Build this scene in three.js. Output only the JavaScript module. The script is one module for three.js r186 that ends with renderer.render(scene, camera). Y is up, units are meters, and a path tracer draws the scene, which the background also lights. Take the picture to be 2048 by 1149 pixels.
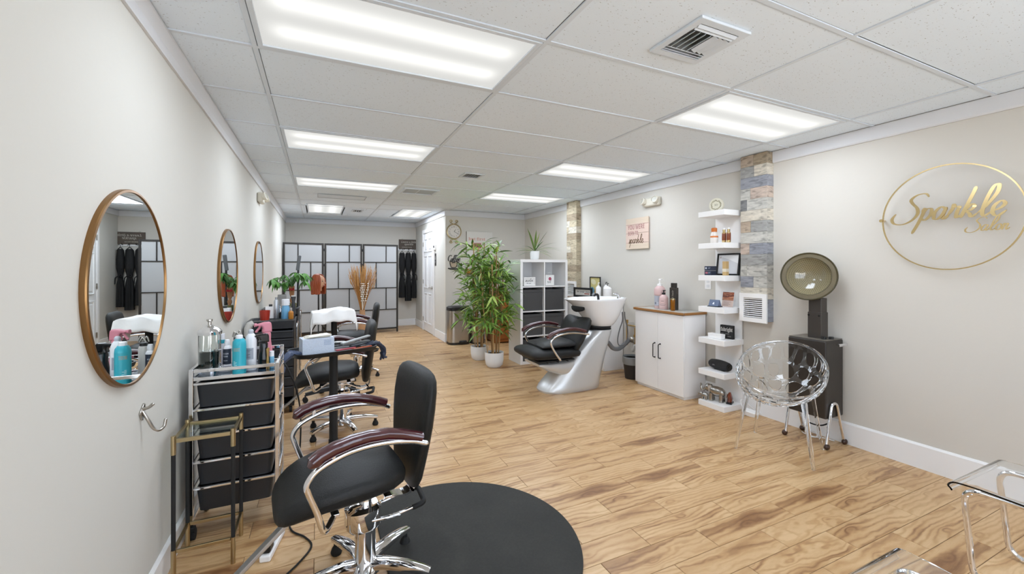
import * as THREE from 'three';
import { RoundedBoxGeometry } from 'three/addons/geometries/RoundedBoxGeometry.js';
import { mergeGeometries, mergeVertices, toCreasedNormals } from 'three/addons/utils/BufferGeometryUtils.js';
import { TessellateModifier } from 'three/addons/modifiers/TessellateModifier.js';
import { RectAreaLightUniformsLib } from 'three/addons/lights/RectAreaLightUniformsLib.js';

// ---------------------------------------------------------------- camera, sky, light, exposure
// Axes: x across the shop (left wall to right wall), y up from the floor, depth D into the shop = -z.
const CEIL = 2.393, LEFT = -0.62, RIGHT = 3.70, BACK = 9.9, FRONT = -0.9, CLOSET = 7.37;
const scene = new THREE.Scene();
const camera = new THREE.PerspectiveCamera(2 * Math.atan(574.5 / 835.74) * 180 / Math.PI, 2048 / 1149, 0.02, 80);
camera.position.set(0, 1.363, 0);
camera.rotation.set(0, -0.43429, 0);
camera.setViewOffset(2048, 1149, 0, 40, 2048, 1149);
scene.add(camera);
const renderer = new THREE.WebGLRenderer();
renderer.toneMapping = THREE.LinearToneMapping;
renderer.toneMappingExposure = 1.08;
renderer.shadowMap.enabled = true;
RectAreaLightUniformsLib.init();
scene.background = new THREE.Color().setRGB(3.5, 3.95, 4.6);      // bright hazy sky beyond the shop window behind the camera
const bounceSun = new THREE.DirectionalLight(new THREE.Color().setRGB(1, 0.97, 0.92), 34);   // added, unseen: lights the pavement outside from behind the building, to brighten the ceiling
bounceSun.position.set(0.5, 11, -5); bounceSun.target.position.set(1.5, 0, 4.5); bounceSun.castShadow = true; bounceSun.shadow.radius = 1;
Object.assign(bounceSun.shadow.camera, { left: -9, right: 9, top: 9, bottom: -9, far: 30 });
scene.add(bounceSun, bounceSun.target);
const LAMP = 7.0;                                                // radiance of each fluorescent panel
const LAMP_COLOR = new THREE.Color().setRGB(0.88, 0.985, 1.13);

// ---------------------------------------------------------------- helpers
let seed = 7;
const rnd = () => { seed = (seed * 1664525 + 1013904223) >>> 0; return seed / 4294967296; };
const rr = (a, b) => a + (b - a) * rnd();
const pick = a => a[Math.floor(rnd() * a.length)];
const PI = Math.PI, V = (x, y, z) => new THREE.Vector3(x, y, z);
const perm = new Uint8Array(512);
{ const p = Array.from({ length: 256 }, (_, i) => i); for (let i = 255; i > 0; i--) { const j = Math.floor(rnd() * (i + 1)); [p[i], p[j]] = [p[j], p[i]]; } for (let i = 0; i < 512; i++) perm[i] = p[i & 255]; }
function noise(x, y) {
  const xi = Math.floor(x), yi = Math.floor(y), fx = x - xi, fy = y - yi, u = fx * fx * (3 - 2 * fx), v = fy * fy * (3 - 2 * fy);
  const a = xi & 255, b = (xi + 1) & 255, c = yi & 255, d = (yi + 1) & 255;
  const p = perm[perm[a] + c], q = perm[perm[b] + c], r = perm[perm[a] + d], s = perm[perm[b] + d];
  return ((p + (q - p) * u) * (1 - v) + (r + (s - r) * u) * v) / 255;
}
const fbm = (x, y, n = 4) => { let s = 0, a = 0.5, t = 0; for (let i = 0; i < n; i++) { s += a * noise(x, y); t += a; x = x * 2.03 + 17.1; y = y * 2.03 + 9.7; a *= 0.5; } return s / t; };
const clamp = (x, a = 0, b = 1) => Math.min(b, Math.max(a, x)), mixn = (a, b, t) => a + (b - a) * t;
const smooth = (a, b, x) => { const t = clamp((x - a) / (b - a)); return t * t * (3 - 2 * t); };

const taken = {};
const numbered = n => { const k = taken[n] = (taken[n] ?? -1) + 1; return k ? `${n}_${String(k).padStart(3, '0')}` : n; };
function clean(g) {                                             // position, normal, uv, no index
  if (g.index) g = g.toNonIndexed();
  if (!g.attributes.normal) g.computeVertexNormals();
  if (!g.attributes.uv) g.setAttribute('uv', new THREE.BufferAttribute(new Float32Array(g.attributes.position.count * 2), 2));
  for (const k of Object.keys(g.attributes)) if (!['position', 'normal', 'uv'].includes(k)) g.deleteAttribute(k);
  g.morphAttributes = {}; g.clearGroups();
  return g;
}
const merge = list => list.length === 1 ? clean(list[0]) : mergeGeometries(list.map(clean));
function mv(g, x = 0, y = 0, z = 0, rx = 0, ry = 0, rz = 0) {
  g.applyMatrix4(new THREE.Matrix4().compose(V(x, y, z), new THREE.Quaternion().setFromEuler(new THREE.Euler(rx, ry, rz)), V(1, 1, 1)));
  return g;
}
const box = (w, h, d, x = 0, y = 0, z = 0, r = 0.003, rx = 0, ry = 0, rz = 0) => mv(r > 0 ? new RoundedBoxGeometry(w, h, d, 1, Math.min(r, w * 0.49, h * 0.49, d * 0.49)) : new THREE.BoxGeometry(w, h, d), x, y, z, rx, ry, rz);
const soft = (w, h, d, x, y, z, r = 0.02, rx = 0, ry = 0, rz = 0) => mv(new RoundedBoxGeometry(w, h, d, 5, Math.min(r, w * 0.49, h * 0.49, d * 0.49)), x, y, z, rx, ry, rz);
const cyl = (rt, rb, h, x = 0, y = 0, z = 0, n = 24, rx = 0, ry = 0, rz = 0) => mv(toCreasedNormals(new THREE.CylinderGeometry(rt, rb, h, n), 0.7), x, y, z, rx, ry, rz);
function rod(a, b, r, r2 = r, n = 12) {
  const d = b.clone().sub(a), g = toCreasedNormals(new THREE.CylinderGeometry(r2, r, d.length(), n), 0.7);
  g.applyQuaternion(new THREE.Quaternion().setFromUnitVectors(V(0, 1, 0), d.clone().normalize()));
  return g.translate((a.x + b.x) / 2, (a.y + b.y) / 2, (a.z + b.z) / 2);
}
function tube(pts, r, seg = pts.length * 8, n = 10, closed = false, tension = 0.5) {
  const c = new THREE.CatmullRomCurve3(pts, closed, 'catmullrom', tension), g = [new THREE.TubeGeometry(c, seg, r, n, closed)];
  if (!closed) for (const p of [pts[0], pts[pts.length - 1]]) g.push(new THREE.SphereGeometry(r * 0.995, n, 6).translate(p.x, p.y, p.z));
  return merge(g);
}
function bent(pts, r, bend = 0.05, n = 12) {                    // straight runs joined by round bends
  const c = new THREE.CurvePath();
  let last = pts[0];
  for (let i = 1; i < pts.length - 1; i++) {
    const p = pts[i], a = p.clone().sub(pts[i - 1]), b = pts[i + 1].clone().sub(p), k = Math.min(bend, a.length() * 0.49, b.length() * 0.49);
    const s = p.clone().addScaledVector(a.normalize(), -k), e = p.clone().addScaledVector(b.normalize(), k);
    c.add(new THREE.LineCurve3(last, s)); c.add(new THREE.QuadraticBezierCurve3(s, p, e)); last = e;
  }
  c.add(new THREE.LineCurve3(last, pts[pts.length - 1]));
  const line = [];
  c.curves.forEach((k, i) => k.getPoints(k.isLineCurve3 ? 1 : 6).forEach((p, j) => { if (j || !i) line.push(p); }));
  const f = sweep(line, t => Array.from({ length: n }, (_, i) => [r * Math.cos(i / n * 2 * PI), r * Math.sin(i / n * 2 * PI)]));
  return f;
}
function sweep(line, section, up = V(0.013, 1, 0.017)) {        // a closed 2D section carried along a line of points
  const rows = line.map((p, i) => {
    const t = (line[Math.min(i + 1, line.length - 1)]).clone().sub(line[Math.max(i - 1, 0)]).normalize();
    let u = Math.abs(t.dot(up.clone().normalize())) > 0.999 ? V(1, 0, 0) : up.clone();
    const s = V().crossVectors(t, u).normalize(), w = V().crossVectors(s, t);
    return section(i / (line.length - 1)).map(([a, b]) => p.clone().addScaledVector(s, a).addScaledVector(w, b));
  });
  for (let i = 1; i < rows.length; i++) {                       // keep the section from twisting
    const n = rows[i].length; let best = 0, bd = 1e9;
    for (let k = 0; k < n; k++) { const d = rows[i][k].distanceTo(rows[i - 1][0]); if (d < bd - 1e-6) { bd = d; best = k; } }
    rows[i] = rows[i].map((_, j) => rows[i][(j + best) % n]);
  }
  return loft(rows);
}
function loft(rows, crease = 0.7, caps = true, wrapRows = false) {  // rings of points joined into a skin
  const n = rows[0].length, pos = [], idx = [], uv = [];
  rows.forEach((r, i) => r.forEach((p, j) => { pos.push(p.x, p.y, p.z); uv.push(j / n, i / (rows.length - 1)); }));
  const R = rows.length;
  for (let i = 0; i < (wrapRows ? R : R - 1); i++) for (let j = 0; j < n; j++) {
    const a = i * n + j, b = i * n + (j + 1) % n, c = ((i + 1) % R) * n + j, d = ((i + 1) % R) * n + (j + 1) % n;
    idx.push(a, b, c, b, d, c);
  }
  if (caps && !wrapRows) for (const [k, flip] of [[0, false], [R - 1, true]]) {
    const c = rows[k].reduce((s, p) => s.add(p), V()).divideScalar(n), at = pos.length / 3;
    pos.push(c.x, c.y, c.z); uv.push(0.5, 0.5);
    for (let j = 0; j < n; j++) { const a = k * n + j, b = k * n + (j + 1) % n; flip ? idx.push(a, b, at) : idx.push(b, a, at); }
  }
  let g = new THREE.BufferGeometry();
  g.setAttribute('position', new THREE.Float32BufferAttribute(pos, 3)); g.setAttribute('uv', new THREE.Float32BufferAttribute(uv, 2)); g.setIndex(idx);
  let vol = 0; const A = V(), B = V(), C = V();                 // face outwards
  for (let i = 0; i < idx.length; i += 3) { A.fromArray(pos, idx[i] * 3); B.fromArray(pos, idx[i + 1] * 3); C.fromArray(pos, idx[i + 2] * 3); vol += A.dot(B.cross(C)); }
  if (vol < 0) { for (let i = 0; i < idx.length; i += 3) [idx[i], idx[i + 1]] = [idx[i + 1], idx[i]]; g.setIndex(idx); }
  return clean(toCreasedNormals(g, crease));
}
const ring = (cx, y, cz, hx, hz, p = 2, n = 32) => Array.from({ length: n }, (_, i) => {
  const a = i / n * 2 * PI, c = Math.cos(a), s = Math.sin(a);
  return V(cx + hx * Math.sign(c) * Math.abs(c) ** (2 / p), y, cz + hz * Math.sign(s) * Math.abs(s) ** (2 / p));
});
const lathe = (pts, n = 32, crease = 0.6) => clean(toCreasedNormals(mergeVertices(new THREE.LatheGeometry(pts.map(([r, y]) => new THREE.Vector2(Math.max(r, 1e-5), y)), n)), crease));
function ext(pts, depth, bevel = 0, holes = []) {               // outline in xy, pushed out along +z
  const s = pts.isShape ? pts : new THREE.Shape(pts.map(p => new THREE.Vector2(p[0], p[1])));
  for (const h of holes) s.holes.push(new THREE.Path(h.map(p => new THREE.Vector2(p[0], p[1]))));
  return clean(new THREE.ExtrudeGeometry(s, { depth: depth - 2 * bevel, bevelEnabled: bevel > 0, bevelThickness: bevel, bevelSize: bevel, bevelOffset: -bevel, bevelSegments: 2, curveSegments: 20 }).translate(0, 0, bevel));
}
function spline2(pts, n = 60, closed = true) { return new THREE.SplineCurve((closed ? [...pts, pts[0]] : pts).map(p => new THREE.Vector2(...p))).getPoints(n).map(p => [p.x, p.y]); }
function uvMetres(g, s = 1, ox = 0, oy = 0) {                   // box-projected texture coordinates in metres
  const p = g.attributes.position, n = g.attributes.normal, u = new Float32Array(p.count * 2);
  for (let i = 0; i < p.count; i++) {
    const ax = Math.abs(n.getX(i)), ay = Math.abs(n.getY(i)), az = Math.abs(n.getZ(i)), x = p.getX(i), y = p.getY(i), z = p.getZ(i);
    const [a, b] = ay >= ax && ay >= az ? [x, z] : ax >= az ? [z, y] : [x, y];
    u[2 * i] = a * s + ox; u[2 * i + 1] = b * s + oy;
  }
  g.setAttribute('uv', new THREE.BufferAttribute(u, 2));
  return g;
}
// a flat rectangular frame in the xy plane: outer size, bar width, depth along +z
function frameGeo(w, h, t, depth, x = 0, y = 0, z = 0, bevel = 0.0015) { return ext([[-w / 2, -h / 2], [w / 2, -h / 2], [w / 2, h / 2], [-w / 2, h / 2]], depth, bevel, [[[-w / 2 + t, -h / 2 + t], [-w / 2 + t, h / 2 - t], [w / 2 - t, h / 2 - t], [w / 2 - t, -h / 2 + t]]]).translate(x, y, z); }
function plane(w, h, x = 0, y = 0, z = 0, rx = 0, ry = 0) { return mv(new THREE.PlaneGeometry(w, h), x, y, z, rx, ry); }

function part(name, geo, mat, parent, label) {
  const m = new THREE.Mesh(Array.isArray(geo) ? merge(geo) : clean(geo), mat);
  m.name = name; m.castShadow = m.receiveShadow = true; if (label) m.userData.label = label;
  parent.add(m);
  return m;
}
function thing(name, label, category, [x, y, d] = [0, 0, 0], turn = 0, group) {
  const o = new THREE.Group(); o.name = numbered(name); o.position.set(x, y, -d); o.rotation.y = turn;
  o.userData = { label, category }; if (group) o.userData.group = group;
  scene.add(o); return o;
}
function solo(name, geo, mat, label, category, [x, y, d] = [0, 0, 0], turn = 0, group) {
  const m = part(numbered(name), geo, mat, scene); m.position.set(x, y, -d); m.rotation.y = turn;
  m.userData = { label, category }; if (group) m.userData.group = group;
  return m;
}
function struct(name, geo, mat) { const m = part(name, geo, mat, scene); m.userData.kind = 'structure'; return m; }
function copy(src, label, [x, y, d], turn = src.rotation.y) {
  const c = src.clone(); c.name = numbered(src.name.replace(/_\d{3}$/, '')); c.userData = { ...src.userData, label };
  c.position.set(x, y, -d); c.rotation.y = turn; scene.add(c); return c;
}

// ---------------------------------------------------------------- textures and materials
function dataTex(w, h, f, srgb = true, repeat = true) {
  const a = new Uint8Array(w * h * 4);
  for (let j = 0; j < h; j++) for (let i = 0; i < w; i++) { const c = f(i, j), k = (j * w + i) * 4; a[k] = c[0]; a[k + 1] = c[1]; a[k + 2] = c[2]; a[k + 3] = 255; }
  const t = new THREE.DataTexture(a, w, h); t.magFilter = t.minFilter = THREE.LinearFilter;
  if (repeat) t.wrapS = t.wrapT = THREE.RepeatWrapping;
  if (srgb) t.colorSpace = THREE.SRGBColorSpace;
  t.needsUpdate = true; return t;
}
function canvasTex(w, h, draw, repeat = false) {
  const c = document.createElement('canvas'); c.width = w; c.height = h; const x = c.getContext('2d'); draw(x, w, h);
  const t = new THREE.CanvasTexture(c); t.colorSpace = THREE.SRGBColorSpace; if (repeat) t.wrapS = t.wrapT = THREE.RepeatWrapping; return t;
}
const std = (color, roughness = 0.6, o = {}) => new THREE.MeshStandardMaterial({ color, roughness, ...o });
const phy = (color, roughness = 0.4, o = {}) => new THREE.MeshPhysicalMaterial({ color, roughness, ...o });
const printed = (w, h, draw, rough = 0.6, o = {}) => std(0xffffff, rough, { map: canvasTex(w, h, draw), ...o });

const noiseBump = dataTex(256, 256, (i, j) => { const v = 255 * fbm(i / 256 * 32, j / 256 * 32, 3); return [v, v, v]; }, false);
const rep = (t, s) => { const c = t.clone(); c.repeat.set(s, s); c.needsUpdate = true; return c; };
const leatherBump = dataTex(256, 256, (i, j) => { const v = 255 * clamp(0.2 + 1.1 * Math.abs(fbm(i / 5, j / 5, 2) - 0.5) * 2); return [v, v, v]; }, false);

const M = {
  wallLeft: std(0xd1cec6, 0.85, { bumpMap: rep(noiseBump, 1), bumpScale: 0.0006 }),
  wallRight: std(0xd2cdc4, 0.85, { bumpMap: rep(noiseBump, 1), bumpScale: 0.0006 }),
  trim: std(0xf0efee, 0.45), trimGrey: std(0xdadadc, 0.5),
  tee: std(0xdbe3ec, 0.55), plenum: std(0x9b9892, 0.9), duct: std(0x8e8e8c, 0.55),
  white: std(0xf2f0ee, 0.35), whiteMatte: std(0xe4e4e4, 0.7), ivory: std(0xd9d3c4, 0.5), doorWhite: std(0xe8e8e8, 0.4),
  chrome: std(0xe8e8ea, 0.07, { metalness: 1 }), steel: std(0xb9b5ae, 0.28, { metalness: 1 }), alu: std(0xb5b5b5, 0.35, { metalness: 1 }),
  brass: std(0xb89a62, 0.3, { metalness: 1 }), gold: std(0xd6bd8a, 0.2, { metalness: 1 }), paleGold: std(0xbba983, 0.3, { metalness: 1 }), copperFrame: std(0x94714a, 0.36, { metalness: 1 }),
  mirror: std(0xe9ecea, 0.0, { metalness: 1 }),
  leather: phy(0x1c1c1b, 0.43, { bumpMap: rep(leatherBump, 6), bumpScale: 0.0006, specularIntensity: 0.6 }),
  blackPlastic: std(0x141415, 0.4), blackGloss: std(0x0d0d0e, 0.15), blackMatte: std(0x1a1a1a, 0.7), darkGrey: std(0x26282c, 0.38), rubber: std(0x121212, 0.75),
  grout: std(0x7d6448, 0.9),
  wineWood: phy(0x431019, 0.25, { clearcoat: 1, clearcoatRoughness: 0.06 }),
  glass: phy(0xffffff, 0.0, { transmission: 1, thickness: 0, ior: 1.5 }),
  acrylic: phy(0xfbfdff, 0.02, { transmission: 1, thickness: 0.01, ior: 1.46 }),
  ceramic: phy(0xeeeeee, 0.12, { clearcoat: 0.6, clearcoatRoughness: 0.05 }),
  silverPaint: phy(0xcfcfce, 0.36, { metalness: 0.55, clearcoat: 0.5, clearcoatRoughness: 0.15 }),
  silverFig: std(0xa9a6a0, 0.22, { metalness: 1 }),
  pot: std(0xe9e9e9, 0.5), soil: std(0x2c221b, 0.95),
  cane: std(0xb08a5a, 0.6), caneDark: std(0x8f6a3f, 0.6),
  fabric: std(0x4b4a4a, 0.9), cape: std(0x0c0c0d, 0.75),
  towel: std(0xf0efed, 0.95),
};

// ---------------------------------------------------------------- floor: wood-look planks, 598 x 148 mm, half bond
const woodAtlas = (() => {
  const W = 1024, H = 256, light = [212, 178, 134], mid = [186, 146, 100], dark = [138, 98, 62];
  const vs = Array.from({ length: 16 }, () => ({ ox: rr(0, 90), oy: rr(0, 90), kx: rr(0.15, 0.9), ky: rr(0.3, 0.7), wave: rr(0.4, 1.5), slope: rr(-5, 5), amp: rr(0.2, 0.5), streak: rr(0.22, 0.6), tone: rr(-0.08, 0.16), fr: rr(26, 60) }));
  return dataTex(2048, 2048, (i, j) => {
    const q = vs[(i >= W ? 8 : 0) + Math.floor(j / H)], x = (i % W) / W * 0.6, y = (j % H) / H * 0.148;
    const dx = x - q.kx * 0.6, dy = y - q.ky * 0.148, knot = Math.exp(-(dx * dx * 500 + dy * dy * 3000));
    const w = fbm(x * 4 + q.ox, y * 10 + q.oy, 4), w2 = fbm(x * 9 + q.oy, y * 22 + q.ox, 3);
    const f = y * q.fr + q.wave * 5 * (w - 0.5) + x * q.slope * 0.5 + knot * 1.6 + (w2 - 0.5) * 0.6;
    let s = 0.5 + 0.5 * Math.sin(f * 2 * PI * 0.75); s = s * s;
    const broad = fbm(x * 1.8 + q.oy, y * 22 + q.ox + w * 2.2, 3), fine = noise(x * 60 + q.ox, y * 1100);
    const t = clamp(0.12 + q.tone + q.amp * s * (0.35 + w2) + q.streak * smooth(0.5, 0.78, broad) + 0.16 * (fine - 0.5) + 0.22 * knot + 0.5 * (w - 0.5), 0, 1.15);
    const a = t < 0.5 ? light : mid, b = t < 0.5 ? mid : dark, k = t < 0.5 ? t * 2 : t * 2 - 1;
    return [0, 1, 2].map(c => clamp(a[c] + (b[c] - a[c]) * k, 0, 255));
  }, true, false);
})();
M.plank = std(0xffffff, 0.36, { map: woodAtlas });
function tileGeo(w, h, d, b, u0 = 0, v0 = 0, du = 1, dv = 1) {  // top at y = 0, bevelled upper edge, 18 triangles
  const X = w / 2, Z = d / 2, x = X - b, z = Z - b, pos = [], uv = [];
  const quad = (p, q, r, s) => { for (const k of [p, q, r, p, r, s]) { pos.push(...k); uv.push(u0 + du * (k[0] / w + 0.5), v0 + dv * (0.5 - k[2] / d)); } };
  const T = [[-x, 0, z], [x, 0, z], [x, 0, -z], [-x, 0, -z]], E = [[-X, -b, Z], [X, -b, Z], [X, -b, -Z], [-X, -b, -Z]], L = E.map(k => [k[0], -h, k[2]]);
  quad(...T); for (let i = 0; i < 4; i++) { const k = (i + 1) % 4; quad(E[i], E[k], T[k], T[i]); quad(L[i], L[k], E[k], E[i]); }
  const g = new THREE.BufferGeometry(); g.setAttribute('position', new THREE.Float32BufferAttribute(pos, 3)); g.setAttribute('uv', new THREE.Float32BufferAttribute(uv, 2)); g.computeVertexNormals();
  return g;
}
const floor = struct('floor', box(RIGHT - LEFT + 0.24, 0.12, BACK - FRONT + 0.24, (LEFT + RIGHT) / 2, -0.0625, -(BACK + FRONT) / 2, 0), M.grout);
{
  const L = 0.5978, Wd = 0.1478, gap = 0.0028, near = [], far = [];
  const geos = {};
  const geo = (len, k) => geos[`${len.toFixed(3)}_${k}`] ??= tileGeo(len - gap, 0.006, Wd - gap, 0.0012, (k >= 8 ? 0.5 : 0) + 0.004, (k % 8) / 8 + 0.004, 0.492 * len / L, 0.117);
  for (let r = -16; ; r++) {
    const d0 = 1.423 + r * Wd; if (d0 > BACK) break;
    if (d0 + Wd < FRONT) continue;
    const off = (r % 2 ? 1.479 : 1.178) % L;
    for (let x0 = off - 3 * L; x0 < RIGHT; x0 += L) {
      const a = Math.max(x0, LEFT), b = Math.min(x0 + L, RIGHT); if (b - a < 0.02) continue;
      if (d0 > CLOSET + 0.1 && a > 2.19) continue;
      const k = Math.floor(rnd() * 16), e = { g: geo(b - a, k), x: (a + b) / 2, z: -(d0 + Wd / 2), flip: rnd() < 0.5 };
      (d0 > 0.72 && near.length < 296 ? near : far).push(e);
    }
  }
  for (const e of near) { const m = new THREE.Mesh(e.g, M.plank); m.name = 'plank'; m.castShadow = m.receiveShadow = true; m.position.set(e.x, 0, e.z); if (e.flip) m.rotation.y = PI; floor.add(m); }
  const rest = part('plank_field', far.map(e => clean(e.g.clone().rotateY(e.flip ? PI : 0).translate(e.x, 0, e.z))), M.plank, floor);
  rest.userData.kind = 'stuff';
}

// ---------------------------------------------------------------- walls
const wallBox = (x0, x1, y0, y1, d0, d1) => uvMetres(box(x1 - x0, y1 - y0, d1 - d0, (x0 + x1) / 2, (y0 + y1) / 2, -(d0 + d1) / 2, 0));
struct('wall_left', wallBox(LEFT - 0.12, LEFT, 0, CEIL + 0.115, FRONT - 0.12, BACK + 0.12), M.wallLeft);
struct('wall_right', wallBox(RIGHT, RIGHT + 0.12, 0, CEIL + 0.115, FRONT - 0.12, BACK + 0.12), M.wallRight);
struct('wall_back', wallBox(LEFT, RIGHT, 0, CEIL + 0.115, BACK, BACK + 0.12), M.wallRight);
struct('wall_closet_front', wallBox(2.09, RIGHT, 0, CEIL + 0.115, CLOSET, CLOSET + 0.1), M.wallRight);
struct('wall_closet_side', wallBox(2.09, 2.19, 0, CEIL + 0.115, CLOSET + 0.1, BACK), M.wallLeft);
// shop front behind the camera: low wall, header, glazing and a glass door
struct('wall_front', merge([wallBox(LEFT, RIGHT, 2.12, CEIL + 0.115, FRONT - 0.12, FRONT), wallBox(LEFT, LEFT + 0.25, 0, 2.12, FRONT - 0.12, FRONT), wallBox(RIGHT - 0.2, RIGHT, 0, 2.12, FRONT - 0.12, FRONT), wallBox(0.72, RIGHT - 0.2, 0, 0.5, FRONT - 0.12, FRONT)]), M.wallRight);
function shopWindow(name, x0, x1, y0, y1) {
  const o = new THREE.Group(); o.name = name; o.userData.kind = 'structure'; scene.add(o);
  const w = x1 - x0, h = y1 - y0, z = -(FRONT - 0.06), t = 0.05;
  part('window_frame', frameGeo(w, h, t, 0.06, x0 + w / 2, y0 + h / 2, z - 0.03), M.alu, o);
  part('pane', box(w - 2 * t, h - 2 * t, 0.006, x0 + w / 2, y0 + h / 2, z, 0), M.glass, o);
}
shopWindow('window_1', 0.72, 2.1, 0.5, 2.12);
shopWindow('window_2', 2.1, RIGHT - 0.2, 0.5, 2.12);
shopWindow('door_2', LEFT + 0.25, 0.72, 0, 2.12);
struct('pavement', box(14, 0.1, 8, 1.5, -0.08, 4.9, 0), std(0xbdbab4, 0.9));

// trims: flat crown boards, baseboards
let trimCount = 0;
const trim = (name, geo, m = M.trim) => struct(name ?? `trim_${++trimCount}`, geo, m);
trim(null, ext([[0, 0], [0, -0.105], [0.012, -0.105], [0.014, -0.06], [0.03, -0.012], [0.03, 0]].map(([a, b]) => [LEFT + a, CEIL + b]), BACK - FRONT).translate(0, 0, -BACK), M.trimGrey);
for (const [d0, d1] of [[FRONT, 2.408], [2.668, 5.43], [5.712, CLOSET]]) trim(null, ext([[0, 0], [0, -0.1], [-0.012, -0.1], [-0.018, -0.09], [-0.018, 0]].map(([a, b]) => [RIGHT + a, CEIL + b]), d1 - d0).translate(0, 0, -d1), M.trimGrey);
trim(null, box(RIGHT - 2.09 + 0.018, 0.1, 0.018, (RIGHT + 2.09 - 0.018) / 2, CEIL - 0.05, -CLOSET + 0.009), M.trimGrey);
trim(null, box(0.018, 0.1, BACK - CLOSET, 2.081, CEIL - 0.05, -(BACK + CLOSET) / 2), M.trimGrey);
trim(null, box(2.08 - LEFT, 0.1, 0.018, (2.08 + LEFT) / 2, CEIL - 0.05, -BACK + 0.009), M.trimGrey);
trim('baseboard_left', ext([[0, 0], [0.014, 0], [0.014, 0.115], [0.006, 0.125], [0, 0.125]].map(([a, b]) => [LEFT + a, b]), BACK - FRONT).translate(0, 0, -BACK));
trim('baseboard_right', ext([[0, 0], [-0.014, 0], [-0.014, 0.155], [-0.006, 0.168], [0, 0.168]].map(([a, b]) => [RIGHT + a, b]), CLOSET - FRONT).translate(0, 0, -CLOSET));
trim('baseboard_back', box(2.06 - LEFT, 0.15, 0.014, (2.09 + LEFT) / 2, 0.075, -BACK + 0.007));
trim('baseboard_closet_front', box(RIGHT - 2.09, 0.15, 0.014, (RIGHT + 2.09) / 2, 0.075, -CLOSET + 0.007));
trim('baseboard_closet_side', merge([box(0.014, 0.15, 8.1 - CLOSET + 0.014, 2.083, 0.075, -(8.1 + CLOSET - 0.014) / 2), box(0.014, 0.15, BACK - 9.14, 2.083, 0.075, -(BACK + 9.14) / 2)]));

// six-panel door in the closet side wall, with casing
{
  const o = new THREE.Group(); o.name = 'door_1'; o.userData.kind = 'structure'; o.position.set(2.09, 0, -8.625); o.rotation.y = -PI / 2; scene.add(o);
  part('slab', box(0.84, 2.06, 0.016, 0, 1.04, 0.008), M.doorWhite, o);
  for (const s of [-1, 1]) for (const [y, h] of [[1.82, 0.26], [1.26, 0.66], [0.5, 0.62]]) {
    const w = 0.27, cx = s * 0.185, b = 0.02;
    part('panel', merge([frameGeo(w + b, h + b, b, 0.012, cx, y, 0.0145, 0.004), box(w - 0.09, h - 0.09, 0.01, cx, y, 0.019, 0.004)]), M.doorWhite, o);
  }
  part('handle', merge([cyl(0.03, 0.03, 0.012, 0.36, 0.95, 0.02, 20, PI / 2), rod(V(0.36, 0.95, 0.02), V(0.36, 0.95, 0.06), 0.01), tube([V(0.36, 0.95, 0.058), V(0.3, 0.952, 0.062), V(0.25, 0.945, 0.06)], 0.009)]), M.steel, o);
  for (const y of [0.25, 1.05, 1.85]) part('hinge', merge([cyl(0.008, 0.008, 0.09, -0.425, y, 0.022, 10), box(0.03, 0.085, 0.004, -0.41, y, 0.018, 0.001)]), M.steel, o);
  part('casing', merge([box(0.075, 2.16, 0.024, -0.465, 1.08, 0.012), box(0.075, 2.16, 0.024, 0.465, 1.08, 0.012), box(0.85, 0.075, 0.024, 0, 2.1225, 0.012)]), M.trim, o);
}

// ---------------------------------------------------------------- ceiling: tee grid with mineral tiles
const tileTex = canvasTex(1024, 512, (c, w, h) => {
  c.fillStyle = '#e8f2fc'; c.fillRect(0, 0, w, h);
  for (let i = 0; i < 750; i++) { const x = rr(0, w), y = rr(0, h), a = rr(-0.5, 0.5), l = rr(1, 7), g = Math.floor(rr(95, 170)); c.strokeStyle = `rgba(${g},${g},${g},0.8)`; c.lineWidth = rr(0.7, 1.7); c.beginPath(); c.moveTo(x, y); c.lineTo(x + l * Math.cos(a), y + l * Math.sin(a)); c.stroke(); }
  for (let i = 0; i < 700; i++) { const g = Math.floor(rr(170, 215)); c.fillStyle = `rgb(${g},${g},${g})`; c.fillRect(rr(0, w), rr(0, h), rr(0.8, 1.8), rr(0.8, 1.8)); }
});
M.tile = std(0xffffff, 0.9, { map: tileTex });
const GX = [-0.2685, 0.9507, 2.1699, 3.3891], TILE = 0.6096, rowD = j => 2.2767 + TILE * j;
const ceiling = struct('ceiling', box(RIGHT - LEFT + 0.24, 0.1, BACK - FRONT + 0.24, (LEFT + RIGHT) / 2, CEIL + 0.16, -(BACK + FRONT) / 2, 0), M.plenum);
const lampCells = [[0, -1], [0, 2], [0, 5], [2, -1], [2, 2], [2, 5]];     // column, row
const cols = [LEFT, ...GX, RIGHT], isLamp = (c, r) => lampCells.some(([a, b]) => a + 1 === c && b === r);
const vents = [[1.575, 1.372, 0.118, 0.118], [1.57, 4.46, 0.09, 0.09], [0.655, 8.14, 0.07, 0.135]];   // x, depth, half sizes of the duct openings
const ventIn = (a, b, d0, d1) => vents.find(([x, d]) => x > a && x < b && d > d0 && d < d1);
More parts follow.
